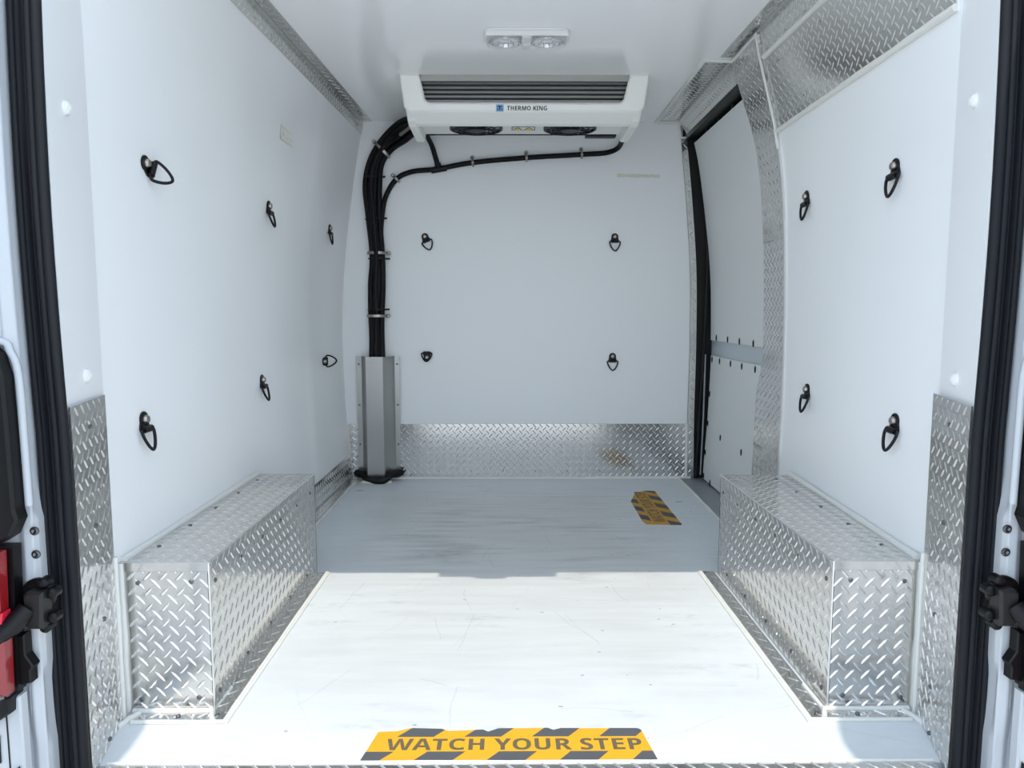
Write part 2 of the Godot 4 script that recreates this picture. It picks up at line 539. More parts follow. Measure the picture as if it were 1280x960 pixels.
# ------------------------------------------------------------------ room shell
func structure() -> void:
	var b := MB.new()
	b.box(P3(-0.86, -0.05, 3.5), P3(0.80, 0.0, 1.207))
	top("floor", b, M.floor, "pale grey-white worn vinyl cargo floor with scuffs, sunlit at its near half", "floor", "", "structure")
	b = MB.new()
	b.box(P3(-0.88, 1.673, 3.5), P3(0.98, 1.72, 1.262))
	top("ceiling", b, M.ceiling, "glossy white ceiling panel over the cargo space", "ceiling", "", "structure")
	b = MB.new()
	b.surface(func(u: float, v: float) -> Vector3: return P3(-0.86 + (table(RB, v) + 0.86) * u, v, 3.42), 1.0, 1.68, 1, 24, 0.04, Vector3(0, 0, 1))
	top("wall_back", b, M.back, "pale blue-grey bulkhead wall at the far end of the van", "wall", "", "structure")
	b = MB.new()
	b.surface(func(u: float, v: float) -> Vector3: return P3(wl(1.352 + u, v), v, 1.352 + u), 2.068, 1.685, 24, 40, 0.035, Vector3(1, 0, 0), 0.05)
	top("wall_left", b, M.wall, "white curved glossy wall lining on the left with six black tie-down rings", "wall", "", "structure")
	b = MB.new()
	b.surface(func(u: float, v: float) -> Vector3: return P3(wr(1.362 + u, v), v, 1.362 + u), 1.06, 1.685, 16, 40, 0.035, Vector3(-1, 0, 0), 0.05)
	top("wall_right", b, M.wall, "white curved wall lining on the right with four black tie-down rings", "wall", "", "structure")
	# linings of the rear door pillars
	for s in [-1, 1]:
		var sx: float = s
		b = MB.new()
		var wx: float = 0.79 if s < 0 else 0.8
		b.surface(func(u: float, v: float) -> Vector3: return P3(sx * lerpf(0.747, wx, u), v, lerpf(1.172, 1.36, u)), 1.0, 1.68, 8, 20, 0.03, Vector3(-sx, 0, 0.3))
		top("wall_pillar_left" if s < 0 else "wall_pillar_right", b, M.wall, ("white rear pillar lining on the left beside the black door seal" if s < 0 else "white rear pillar lining on the right beside the black door seal"), "pillar", "", "structure")
	# rear roof edge with the outside brake lamp
	b = MB.new()
	b.box(P3(-0.95, 1.66, 1.30), P3(0.95, 1.80, 1.262))
	b.box(P3(-0.95, 1.70, 1.262), P3(0.95, 1.80, 1.237))
	b.box(P3(-0.235, 1.705, 1.237), P3(0.125, 1.76, 1.199))
	b.box(P3(-0.125, 1.715, 1.199), P3(-0.03, 1.75, 1.178))
	b.box(P3(-1.0, 1.72, 3.6), P3(1.0, 1.80, 1.30))
	top("roof", b, M.shaded_white_paint, "white van roof above the cargo space", "roof", "", "structure")

	# sliding door on the right, seen through its opening
	var door := thing("door_1", "grey-white sliding side door panels with rows of black fastener holes", "door", P3(0.93, 0, 3.0), "", "structure")
	var o := -door.position
	b = MB.new()
	b.surface(func(u: float, v: float) -> Vector3: return o + P3(table(DP, 0.668 + v), 0.668 + v, 3.405 - u - 0.0), 0.93, 0.906, 4, 24, 0.02, Vector3(-1, 0, 0), 0.04)
	part("upper_panel", b, M.door_panel, door)
	b = MB.new()
	b.surface(func(u: float, v: float) -> Vector3: return o + P3(table(DP, 0.006 + v), 0.006 + v, 3.395 - u), 0.92, 0.59, 4, 16, 0.02, Vector3(-1, 0, 0), 0.04)
	part("lower_panel", b, M.door_panel, door)
	b = MB.new()
	b.surface(func(u: float, v: float) -> Vector3: return o + P3(table(DP, 0.55 + v) + 0.012, 0.55 + v, 3.43 - u), 0.95, 0.17, 2, 6, 0.02, Vector3(-1, 0, 0), 0.04)
	part("cross_rail", b, M.rail, door)
	b = MB.new()
	b.surface(func(u: float, v: float) -> Vector3: return o + P3(table(DP, -0.05 + v) + 0.03, -0.05 + v, 3.5 - u), 1.1, 1.75, 2, 20, 0.04, Vector3(-1, 0, 0), 0.04)
	part("door_skin", b, M.dark, door)
	b = MB.new()
	b.tube([o + P3(0.916, 0.6, 3.408), o + P3(0.913, 0.3, 3.405), o + P3(0.905, 0.02, 3.402)], 0.004, 8)
	part("edge_trim", b, M.step, door)
	var hole := MB.new()
	hole.lathe([Vector2(0.0095, -0.002), Vector2(0.0095, 0.001), Vector2(0.006, 0.002), Vector2(0.0, 0.0005)], Transform3D.IDENTITY, 10)
	var hm := hole.mesh()
	var spots := []
	for d in [3.31, 3.14, 2.98, 2.81, 2.66]: spots.append(Vector2(0.682 - 0.01 * (3.31 - d), d))
	for d in [3.37, 3.25, 3.09, 2.94, 2.78]: spots.append(Vector2(0.578, d))
	for h in [0.413, 0.273, 0.132, 0.02]: spots.append(Vector2(h, 3.381))
	spots.append(Vector2(0.012, 3.27)); spots.append(Vector2(0.24, 3.17)); spots.append(Vector2(0.231, 2.88))
	for s in spots:
		var m := part("fastener_hole", hm, M.dark, door)
		m.transform = Transform3D(Basis(Vector3(0, 1.5, 0), Vector3(-1, 0, 0), Vector3(0, 0, 0.8)), o + P3(table(DP, s.x) - 0.001, s.x, s.y))
	# black rubber round the door opening
	b = MB.new()
	b.box(P3(0.79, -0.04, 3.5), P3(1.02, 1.67, 3.432))
	part("rubber_seal", b, M.dark, door).position = o
	b = MB.new()
	b.box(P3(0.80, 1.592, 3.44), P3(1.0, 1.66, 2.44))
	part("header_seal", b, M.black, door).position = o
	b = MB.new()
	for k in 4:
		b.box(P3(0.838, 1.57, 3.22 - 0.18 * k), P3(0.85, 1.595, 3.2 - 0.18 * k))
	part("clip", b, M.black, door).position = o
	b = MB.new()
	b.tube(smooth_path([P3(0.885, 1.56, 3.412), P3(0.905, 1.3, 3.414), P3(0.915, 1.0, 3.414), P3(0.91, 0.68, 3.414), P3(0.895, 0.3, 3.414), P3(0.885, 0.01, 3.414)]), func(t: float) -> float: return 0.009 + 0.002 * sin(t * 40.0), 8)
	part("bulb_seal", b, M.dark, door).position = o
	b = MB.new()
	b.box(P3(0.77, -0.05, 3.46), P3(1.0, -0.003, 2.1))
	var st := top("trim_step", b, M.step, "dull grey metal step strip below the sliding door", "step", "", "structure")
	bead(st, [P3(0.803, 0.001, 3.41), P3(0.80, 0.001, 3.0), P3(0.792, 0.001, 2.6), P3(0.79, 0.001, 2.15)], 0.006)

# ------------------------------------------------------------------ diamond plate linings
func finish(o: MeshInstance3D, P: Callable, U: float, V: float, out: Vector3, poly := PackedVector2Array()) -> MeshInstance3D:
	lugs(o, P, U, V, out, poly)
	return o

func plates() -> void:
	var Z := Vector3(0, 0, 1)
	# kick plate along the bulkhead
	var P := flat(P3(-0.785, 0.008, 3.413), Vector3.RIGHT, Vector3.UP)
	var o := top("baseboard_back", plate_mb(P, 1.622, 0.258, Z, 1, 1, PackedVector2Array(), 0.006), M.metal, "low diamond plate kick panel along the foot of the bulkhead", "kick plate", "", "structure")
	finish(o, P, 1.622, 0.258, Z)
	for k in 10:
		screw(o, P.call(0.12 + 0.155 * k, 0.236), Z, "rivet"); screw(o, P.call(0.12 + 0.155 * k, 0.03), Z, "rivet")
	bead(o, [P3(-0.775, 0.004, 3.41), P3(0.86, 0.004, 3.41)], 0.008)
	bead(o, [P3(-0.776, 0.0, 3.412), P3(-0.792, 0.27, 3.414)], 0.008)
	bead(o, [P3(0.838, 0.0, 3.412), P3(0.836, 0.27, 3.412)], 0.0075)
	# narrow strip on the edge of the bulkhead next to the sliding door
	P = func(u: float, v: float) -> Vector3: return P3(table(RB, v) + 0.001 + u * (0.9 - 0.12 * v / 1.6), v, 3.414)
	o = top("trim_1", plate_mb(P, 0.034, 1.6, Z, 1, 30, PackedVector2Array(), 0.008), M.metal, "narrow upright diamond plate strip edging the bulkhead at the sliding door", "trim", "", "structure")
	lugs_fine(o, P, 0.034, 1.6, Z)
	# left low plate behind the wheel box
	var LX := Vector3(1, 0, 0)
	P = func(u: float, v: float) -> Vector3: return P3(wl(2.17 + u, v) + 0.004, v, 2.17 + u)
	o = top("baseboard_left", plate_mb(P, 1.24, 0.125, LX, 12, 3), M.metal, "low diamond plate kick strip on the left wall behind the wheel box", "kick plate", "", "structure")
	finish(o, P, 1.24, 0.125, LX)
	var PF := flat(P3(-0.78, 0.002, 2.17), Vector3(0, 0, -1), Vector3.RIGHT)
	var fl := part("floor_flange", plate_mb(PF, 1.24, 0.034, Vector3.UP, 1, 1, PackedVector2Array(), 0.002), M.metal, o)
	fl.set_meta("label", "flat flange lying on the floor")
	bead(o, [P3(-0.746, 0.003, 2.17), P3(-0.742, 0.003, 3.405)], 0.006)
	# coves between walls and ceiling
	cove("trim_2", "folded diamond plate cove along the left edge of the ceiling", -1)
	cove("trim_3", "folded diamond plate cove along the right edge of the ceiling", 1)
	# upper right wall plate
	P = func(u: float, v: float) -> Vector3: return P3(wr(1.372 + u, 1.357 + v) - 0.003, 1.357 + v, 1.372 + u)
	var RX := Vector3(-1, 0, 0)
	o = top("trim_4", plate_mb(P, 0.93, 0.222, RX, 12, 8, PackedVector2Array()), M.metal, "broad diamond plate panel high on the right wall above the white lining", "wall plate", "", "structure")
	finish(o, P, 0.93, 0.222, RX)
	bead(o, [P3(wr(1.37, 1.353) - 0.004, 1.353, 1.37), P3(wr(1.8, 1.353) - 0.004, 1.353, 1.8), P3(wr(2.28, 1.353) - 0.004, 1.353, 2.28)], 0.0075)
	bead(o, [P3(wr(1.5, 1.582) - 0.004, 1.582, 1.5), P3(wr(1.9, 1.582) - 0.004, 1.582, 1.9), P3(wr(2.3, 1.582) - 0.004, 1.582, 2.3)], 0.008)
	for k in 6:
		var h := 1.40 if k % 2 == 0 else 1.54
		screw(o, P3(wr(1.5 + 0.14 * k, h) - 0.003, h, 1.5 + 0.14 * k), RX, "rivet")
	# plate wrapped over the pillar between right wall and sliding door
	var dl := func(h: float) -> float: return 2.45 + 0.10 * smoothstep(1.3, 1.66, h) + 0.055 * smoothstep(0.66, 0.5, h)
	var dr := func(h: float) -> float: return 2.27 + 0.055 * smoothstep(1.3, 1.66, h)
	P = func(u: float, v: float) -> Vector3:
		var d: float = lerpf(dl.call(v), dr.call(v), u / 0.19)
		return P3(table(RC, v) - 0.004 - 0.012 * smoothstep(0.1, 0.0, u) * 0.0, v, d)
	o = top("trim_5", plate_mb(P, 0.19, 1.655, RX, 2, 40, PackedVector2Array(), 0.01), M.metal, "tall diamond plate cover on the pillar beside the sliding door opening", "pillar plate", "", "structure")
	finish(o, P, 0.19, 1.655, RX)
	b_return(o, dl)
	for k in 7:
		var h := 0.35 + 0.18 * k
		screw(o, P.call(0.165, h), RX, "rivet"); screw(o, P.call(0.025, h + 0.05), RX, "rivet")
	bead(o, [P.call(0.19, 1.30), P.call(0.19, 1.38), P.call(0.19, 1.5), P.call(0.19, 1.6), P.call(0.19, 1.66)], 0.004)
	bead(o, [P.call(0.19, 1.655), P.call(0.1, 1.655), P.call(0.0, 1.655)], 0.005)
	# header over the sliding door: a ceiling flange, a fold and a sloping face
	P = flat(P3(0.662, 1.671, 3.395), Vector3(0, 0, 1), Vector3(0.102, 0.0, 0.0))
	o = top("trim_6", plate_mb(P, 0.80, 0.102, Vector3.DOWN, 1, 1), M.metal, "folded diamond plate header above the sliding door opening", "header plate", "", "structure")
	finish(o, P, 0.80, 0.102, Vector3.DOWN)
	var PS := flat(P3(0.762, 1.671, 3.40), Vector3(0, 0, 1), Vector3(0.049, -0.073, 0.0))
	var face := part("sloping_face", plate_mb(PS, 0.80, 0.09, Vector3(-1, -0.6, 0), 1, 1), M.metal, o)
	lugs(face, PS, 0.80, 0.09, Vector3(-1, -0.6, 0))
	bead(o, [P3(0.662, 1.67, 3.40), P3(0.662, 1.67, 2.595), P3(0.764, 1.668, 2.598), P3(0.812, 1.598, 2.60)], 0.007)
	bead(o, [P3(0.655, 1.669, 3.408), P3(0.764, 1.668, 3.41), P3(0.776, 1.6, 3.41), P3(0.812, 1.6, 3.41)], 0.006)
	for k in 4:
		screw(o, P.call(0.08 + 0.18 * k, 0.02), Vector3.DOWN, "rivet")
	# plates on the rear pillars
	for s in [-1, 1]:
		var sx: float = s
		var wx: float = 0.79 if s < 0 else 0.8
		var a := P3(sx * 0.745, 0, 1.174)
		var c := P3(sx * (wx - 0.001), 0, 1.355 if s < 0 else 1.37)
		var L := a.distance_to(c)
		var out := Vector3(-sx, 0, 0.3)
		var off := Vector3(-sx, 0, 0.28).normalized() * 0.006
		P = flat(a + off, c - a, Vector3.UP)
		o = top("trim_7" if s < 0 else "trim_8", plate_mb(P, L, 0.645, out), M.metal, ("upright diamond plate guard low on the left rear pillar" if s < 0 else "upright diamond plate guard low on the right rear pillar"), "pillar plate", "", "structure")
		finish(o, P, L, 0.645, out)
		for h in [0.6, 0.42, 0.24, 0.10, 0.012]:
			screw(o, P.call(L * (0.52 + 0.06 * sin(h * 9.0)), h), out)
		bead(o, [P.call(L, 0.0) + off * 0.3, P.call(L, 0.33) + off * 0.3], 0.005)
		# floor strips round the wheel box
		var ix: float = 0.617 if s < 0 else 0.613
		var ox: float = 0.58 if s < 0 else 0.572
		P = flat(P3(sx * ox, 0.003, 1.342), Vector3(0, 0, -1), Vector3(sx, 0, 0))
		o = top("trim_9" if s < 0 else "trim_10", plate_mb(P, 0.81, absf(ix - ox), Vector3.UP), M.metal, ("narrow diamond plate floor strip round the foot of the left wheel box" if s < 0 else "narrow diamond plate floor strip round the foot of the right wheel box"), "floor trim", "", "structure")
		lugs_fine(o, P, 0.81, absf(ix - ox), Vector3.UP)
		P = flat(P3(sx * ix, 0.003, 1.342), Vector3(sx, 0, 0), Vector3(0, 0, -1))
		var fr := part("front_strip", plate_mb(P, 0.165, 0.034, Vector3.UP), M.metal, o)
		lugs_fine(fr, P, 0.165, 0.034, Vector3.UP)
		screw(o, P3(sx * (ox + 0.02), 0.004, 1.36), Vector3.UP)
		screw(o, P3(sx * (ix + 0.06), 0.004, 1.358), Vector3.UP)
		bead(o, [P3(sx * (wx - 0.03), 0.003, 1.338), P3(sx * ox, 0.003, 1.338), P3(sx * ox, 0.003, 2.15)], 0.0045)
		bead(o, [P3(sx * (ox - 0.006), 0.002, 1.334), P3(sx * (ox - 0.006), 0.002, 2.15)], 0.003)
		bead(o, [P3(sx * (wx - 0.015), 0.004, 1.376), P3(sx * ix, 0.004, 1.376), P3(sx * (ix - 0.012), 0.003, 1.345)], 0.0055)
		bead(o, [P3(sx * ix, 0.004, 1.376), P3(sx * (ix - 0.002), 0.004, 1.47)], 0.004)
		bead(o, [P3(sx * (wx - 0.03), 0.003, 1.37), P3(sx * (wx - 0.012), 0.003, 1.32)], 0.006)
	# threshold
	P = flat(P3(-0.735, 0.002, 1.207), Vector3.RIGHT, Vector3(0, 0, 1))
	o = top("trim_11", plate_mb(P, 1.47, 0.17, Vector3.UP, 1, 1, PackedVector2Array(), 0.06), M.metal, "diamond plate threshold across the rear door sill", "threshold", "", "structure")
	finish(o, P, 1.47, 0.17, Vector3.UP)
	bead(o, [P3(-0.735, 0.003, 1.209), P3(0.735, 0.003, 1.209)], 0.003)

func lugs_fine(plate: MeshInstance3D, P: Callable, U: float, V: float, out: Vector3) -> void:   # one zigzag row of bars on a narrow strip
	var b := MB.new()
	var c0: Vector3 = P.call(U / 2, V / 2)
	var sgn := signf(((P.call(U / 2 + 0.005, V / 2) - c0) as Vector3).cross(P.call(U / 2, V / 2 + 0.005) - c0).dot(out))
	var n := int(maxf(U, V) / 0.0235)
	for k in n:
		var t := (k + 0.5) * 0.0235
		if U > V:
			lug(b, P, t, V * (0.38 if k % 2 else 0.62), 0.82 if k % 2 else -0.82, sgn)
		else:
			lug(b, P, U * (0.4 if k % 2 else 0.6), t, 0.82 if k % 2 else -0.82, sgn)
	part("tread_bars", b, M.lug, plate).set_meta("kind", "stuff")

func b_return(o: MeshInstance3D, dl: Callable) -> void:               # edge of the pillar plate folded into the door opening
	var b := MB.new()
	b.surface(func(u: float, v: float) -> Vector3: return P3(table(RC, v) - 0.004 + u, v, dl.call(v) + 0.001), 0.14, 1.66, 2, 40, 0.09, Vector3(0, 0, -1))
	part("pillar_return", b, M.metal, o)

func cove(called: String, label: String, s: int) -> void:
	var sx: float = s
	var hi := 1.582 if s > 0 else 1.612
	var far := 2.57 if s > 0 else 3.415
	var U := far - 1.38
	var edge := func(d: float) -> float: return (wl(d, 1.673) if s < 0 else wr(d, 1.673))
	var out := Vector3(-sx, -0.5, 0)
	var P := func(u: float, v: float) -> Vector3:
		var d := 1.38 + u
		var h := hi + v
		return P3((wl(d, h) if s < 0 else wr(d, h)) - sx * 0.003, h, d)
	var V := 1.668 - hi
	var o := top(called, plate_mb(P, U, V, out, 20, 2), M.metal, label, "cove trim", "", "structure")
	lugs(o, P, U, V, out)
	var PC := func(u: float, v: float) -> Vector3:
		var d := 1.38 + u
		return P3(edge.call(d) - sx * (0.003 + v), 1.6705, d)
	var c := part("ceiling_flange", plate_mb(PC, U, 0.04, Vector3.DOWN, 20, 1), M.metal, o)
	lugs_fine(c, PC, U, 0.04, Vector3.DOWN)
	for k in int(U / 0.13):
		screw(c, PC.call(0.1 + 0.13 * k, 0.026), Vector3.DOWN, "rivet")
		screw(o, P.call(0.1 + 0.13 * k, 0.014), out, "rivet")
	if s > 0:
		bead(o, [P.call(0.5, 0.004), P.call(0.7, 0.004), P.call(0.93, 0.004)], 0.004)

# ------------------------------------------------------------------ rear frame, doors and ground
func outside() -> void:
	var b := MB.new()
	b.box(Vector3(-20, -0.75, -12), Vector3(20, -0.65, 25))
	top("ground", b, M.ground, "grey pavement behind and below the van", "ground", "", "structure")
	for s in [-1, 1]:
		var sx: float = s
		var side := "left" if s < 0 else "right"
		var mir := func(pts: Array) -> PackedVector2Array:
			var q := PackedVector2Array()
			for p in pts: q.append(Vector2(sx * p.x, p.y))
			return q
		var at := func(d: float) -> Transform3D: return Transform3D(Basis.IDENTITY, Vector3(0, 0, -d))
		# black rubber seal round the door opening
		var bow := func(h: float) -> float: return 0.007 * sin(clampf((h - 0.6) / 0.75, 0, 1) * PI)
		var seal := thing("weather_seal", "ribbed black rubber door seal running up the " + side + " rear pillar", "door seal", P3(sx * 0.76, 0, 1.17), "rear door seals")
		var o := -seal.position
		for k in [["bulb", 0.747, 1.163, 0.0085], ["inner_rib", 0.757, 1.158, 0.0055], ["outer_lip", 0.779, 1.152, 0.005]]:
			b = MB.new()
			var path := []
			for i in 25:
				var h := -0.06 + 1.74 * i / 24.0
				path.append(o + P3(sx * (k[1] + bow.call(h)), h, k[2]))
			b.tube(path, k[3], 10)
			part(k[0], b, M.rubber, seal)
		b = MB.new()
		b.surface(func(u: float, v: float) -> Vector3: return o + P3(sx * (0.762 + u + bow.call(v - 0.06)), v - 0.06, 1.153 + 0.004 * sin(u * 180.0)), 0.018, 1.74, 4, 24, 0.012, Vector3(0, 0, 1), 0.003)
		part("carrier_band", b, M.rubber, seal)
		# painted rear pillar, pressed to a stepped section
		var prof := [Vector2(0.768, 1.19), Vector2(0.783, 1.178), Vector2(0.79, 1.13), Vector2(0.775, 1.118), Vector2(0.79, 1.106), Vector2(0.805, 1.112), Vector2(0.83, 1.09), Vector2(0.9, 1.08), Vector2(0.98, 1.1)]
		var lower := [Vector2(0.768, 1.19), Vector2(0.782, 1.178), Vector2(0.775, 1.13), Vector2(0.778, 1.118), Vector2(0.79, 1.115), Vector2(0.80, 1.118), Vector2(0.82, 1.11), Vector2(0.9, 1.1), Vector2(0.98, 1.1)]
		b = MB.new()
		b.surface(func(u: float, v: float) -> Vector3:
			var i := mini(int(u), prof.size() - 2)
			var f := u - i
			var p: Vector2 = prof[i].lerp(prof[i + 1], f)
			var q: Vector2 = lower[i].lerp(lower[i + 1], f)
			var h := v - 0.35
			var w: float = smoothstep(0.47, 0.53, h) + 0.5 * smoothstep(0.24, 0.2, h) - 0.4 * smoothstep(0.14, 0.11, h)
			p = q.lerp(p, w)
			return P3(sx * (p.x + bow.call(h)), h, p.y), 8.0, 2.05, 40, 60, 0.02, Vector3(0, 0, 1), 0.12)
		var pil := top("rear_pillar", b, M.shaded_white_paint, "white painted steel rear pillar outside the " + side + " door seal", "pillar", "", "structure")
		for h in [0.455, 0.417]:
			var hb := MB.new()
			hb.lathe([Vector2(0.007, 0), Vector2(0.007, 0.002), Vector2(0.004, 0.003), Vector2(0, 0.001)], Transform3D(Basis(Vector3.RIGHT, Vector3(0, 0, 1), Vector3(0, -1, 0)), P3(sx * 0.7735, h, 1.117)), 12)
			part("body_bolt", hb, M.screw, pil)
		# lower corner panel with a slot
		b = MB.new()
		b.extrude(mir.call([Vector2(0.79, 0.20), Vector2(0.79, 0.06), Vector2(0.80, 0.02), Vector2(0.80, -0.2), Vector2(1.0, -0.2), Vector2(1.0, 0.2)]), 0.02, at.call(1.10), 0.003)
		var low := top("corner_panel", b, M.shaded_white_paint, "white painted body corner below the " + side + " tail lamp", "body panel", "", "structure")
		b = MB.new()
		b.extrude(mir.call([Vector2(0.825, 0.136), Vector2(0.84, 0.136), Vector2(0.84, 0.085), Vector2(0.826, 0.09)]), 0.004, at.call(1.082))
		part("slot", b, M.dark, low)
		b = MB.new()
		b.extrude(mir.call([Vector2(0.797, 0.085), Vector2(0.792, 0.0), Vector2(0.83, 0.0), Vector2(0.818, 0.062)]), 0.012, at.call(1.085), 0.002)
		part("bumper_wedge", b, M.black, low)
		b = MB.new()
		b.extrude(mir.call([Vector2(0.8115, 0.2), Vector2(0.8135, 0.2), Vector2(0.8135, -0.05), Vector2(0.8115, -0.05)]), 0.003, at.call(1.082))
		part("panel_seam", b, M.dark, low)
		# dark gloss panel above the tail lamp
		b = MB.new()
		var gp := [Vector2(0.80, 0.75), Vector2(0.788, 0.738), Vector2(0.779, 0.705), Vector2(0.777, 0.60), Vector2(0.776, 0.50), Vector2(0.772, 0.484), Vector2(0.785, 0.457), Vector2(0.803, 0.446), Vector2(0.95, 0.44), Vector2(0.95, 0.75)]
		b.extrude(mir.call(gp), 0.03, at.call(1.105), 0.004)
		var dp := top("lamp_surround", b, M.black, "dark gloss plastic panel above the " + side + " tail lamp", "panel")
		b = MB.new()
		var path := []
		for p in [gp[0] + Vector2(0.1, 0.012), gp[0] + Vector2(0.0, 0.006), gp[1] + Vector2(-0.004, 0.002), gp[2] + Vector2(-0.005, 0), gp[3] + Vector2(-0.005, 0), gp[4] + Vector2(-0.005, 0)]:
			path.append(P3(sx * p.x, p.y, 1.104))
		b.tube(smooth_path(path, 4), 0.006, 8)
		part("body_flange", b, M.shaded_white_paint, pil)
		# tail lamp
		var lamp := thing("tail_lamp", "red tail lamp at the " + side + " edge of the opening", "tail lamp", P3(sx * 0.85, 0.2, 1.08), "tail lamps")
		o = -lamp.position
		b = MB.new()
		b.extrude(mir.call([Vector2(0.788, 0.44), Vector2(0.795, 0.205), Vector2(0.95, 0.205), Vector2(0.95, 0.44)]), 0.02, Transform3D(Basis.IDENTITY, o + Vector3(0, 0, -1.105)))
		part("housing", b, M.black, lamp)
		for k in [["lens", 0.345, 0.437, M.red], ["reflector_band", 0.325, 0.343, M.red_light], ["lens", 0.21, 0.323, M.red]]:
			b = MB.new()
			b.extrude(mir.call([Vector2(0.794, k[2]), Vector2(0.797, k[1]), Vector2(0.945, k[1]), Vector2(0.945, k[2])]), 0.03, Transform3D(Basis.IDENTITY, o + Vector3(0, 0, -1.086)), 0.006)
			part(k[0], b, k[3], lamp)
		b = MB.new()
		b.extrude(mir.call([Vector2(0.803, 0.305), Vector2(0.806, 0.225), Vector2(0.83, 0.225), Vector2(0.83, 0.305)]), 0.004, Transform3D(Basis.IDENTITY, o + Vector3(0, 0, -1.057)), 0.001)
		part("bulb_chamber", b, M.red_light, lamp)
		# black clip beside the lamp and moulding below it
		b = MB.new()
		b.extrude(mir.call([Vector2(0.803, 0.292), Vector2(0.784, 0.296), Vector2(0.784, 0.262), Vector2(0.773, 0.244), Vector2(0.778, 0.236), Vector2(0.778, 0.216), Vector2(0.806, 0.21)]), 0.02, at.call(1.11), 0.002)
		top("lamp_clip", b, M.black, "notched black plastic clip beside the " + side + " tail lamp", "clip")
		b = MB.new()
		b.extrude(mir.call([Vector2(0.795, 0.205), Vector2(0.797, 0.179), Vector2(0.838, 0.152), Vector2(0.95, 0.14), Vector2(0.95, 0.19), Vector2(0.836, 0.187)]), 0.035, at.call(1.10), 0.003)
		top("bumper_moulding", b, M.black, "slanted black moulding below the " + side + " tail lamp", "moulding")
		# check arm that holds the open door
		var arm := thing("door_check_arm", "black check arm and bracket holding the open " + side + " rear door", "door check arm", P3(sx * 0.765, 0.34, 1.115), "door check arms")
		o = -arm.position
		b = MB.new()
		var face := Transform3D(Basis(Vector3.RIGHT, Vector3(0, 0, 1), Vector3(0, -1, 0)), o + P3(sx * 0.772, 0.352, 1.118))
		b.lathe([Vector2(0.027, 0), Vector2(0.027, 0.006), Vector2(0.022, 0.012), Vector2(0.0, 0.012)], face, 20)
		part("mounting_plate", b, M.black, arm)
		b = MB.new()
		b.extrude(mir.call([Vector2(0.748, 0.366), Vector2(0.774, 0.366), Vector2(0.78, 0.36), Vector2(0.78, 0.312), Vector2(0.774, 0.306), Vector2(0.752, 0.306)]), 0.03, Transform3D(Basis.IDENTITY, o + Vector3(0, 0, -1.115)), 0.004)
		part("bracket_body", b, M.slat, arm)
		for q in [Vector2(0.758, 0.374), Vector2(0.745, 0.358), Vector2(0.746, 0.318), Vector2(0.758, 0.302)]:
			var bb := MB.new()
			bb.lathe([Vector2(0.009, 0), Vector2(0.009, 0.016), Vector2(0.006, 0.02), Vector2(0.0, 0.021)], Transform3D(face.basis, o + P3(sx * q.x, q.y, 1.118)), 10)
			part("bolt", bb, M.black, arm)
		b = MB.new()
		b.tube([o + P3(sx * 0.776, 0.338, 1.092), o + P3(sx * 0.79, 0.318, 1.075), o + P3(sx * 0.815, 0.297, 1.055), o + P3(sx * 0.9, 0.235, 0.98)], func(t: float) -> float: return 0.016 if t < 0.4 else 0.011, 12)
		part("arm", b, M.black, arm)
		# open rear door, out of the frame beside the camera
		var h0 := P3(sx * (0.80 if s < 0 else 0.80), 0, 1.02)
		var h1 := P3(sx * (0.725 if s < 0 else 0.615), 0, 0.40)
		var door := thing("door_2" if s < 0 else "door_3", "open white rear door hinged at the " + side + " rear pillar", "door", h0, "", "structure")
		b = MB.new()
		var dx := (h1 - h0).normalized()
		var dz := Vector3(sx, 0, 0) - dx * dx.dot(Vector3(sx, 0, 0))
		dz = dz.normalized()
		b.surface(func(u: float, v: float) -> Vector3: return dx * u + Vector3.UP * (v - 0.05), h0.distance_to(h1) + 0.05, 1.75, 4, 4, 0.05, -dz)
		part("inner_panel", b, M.door_panel, door)

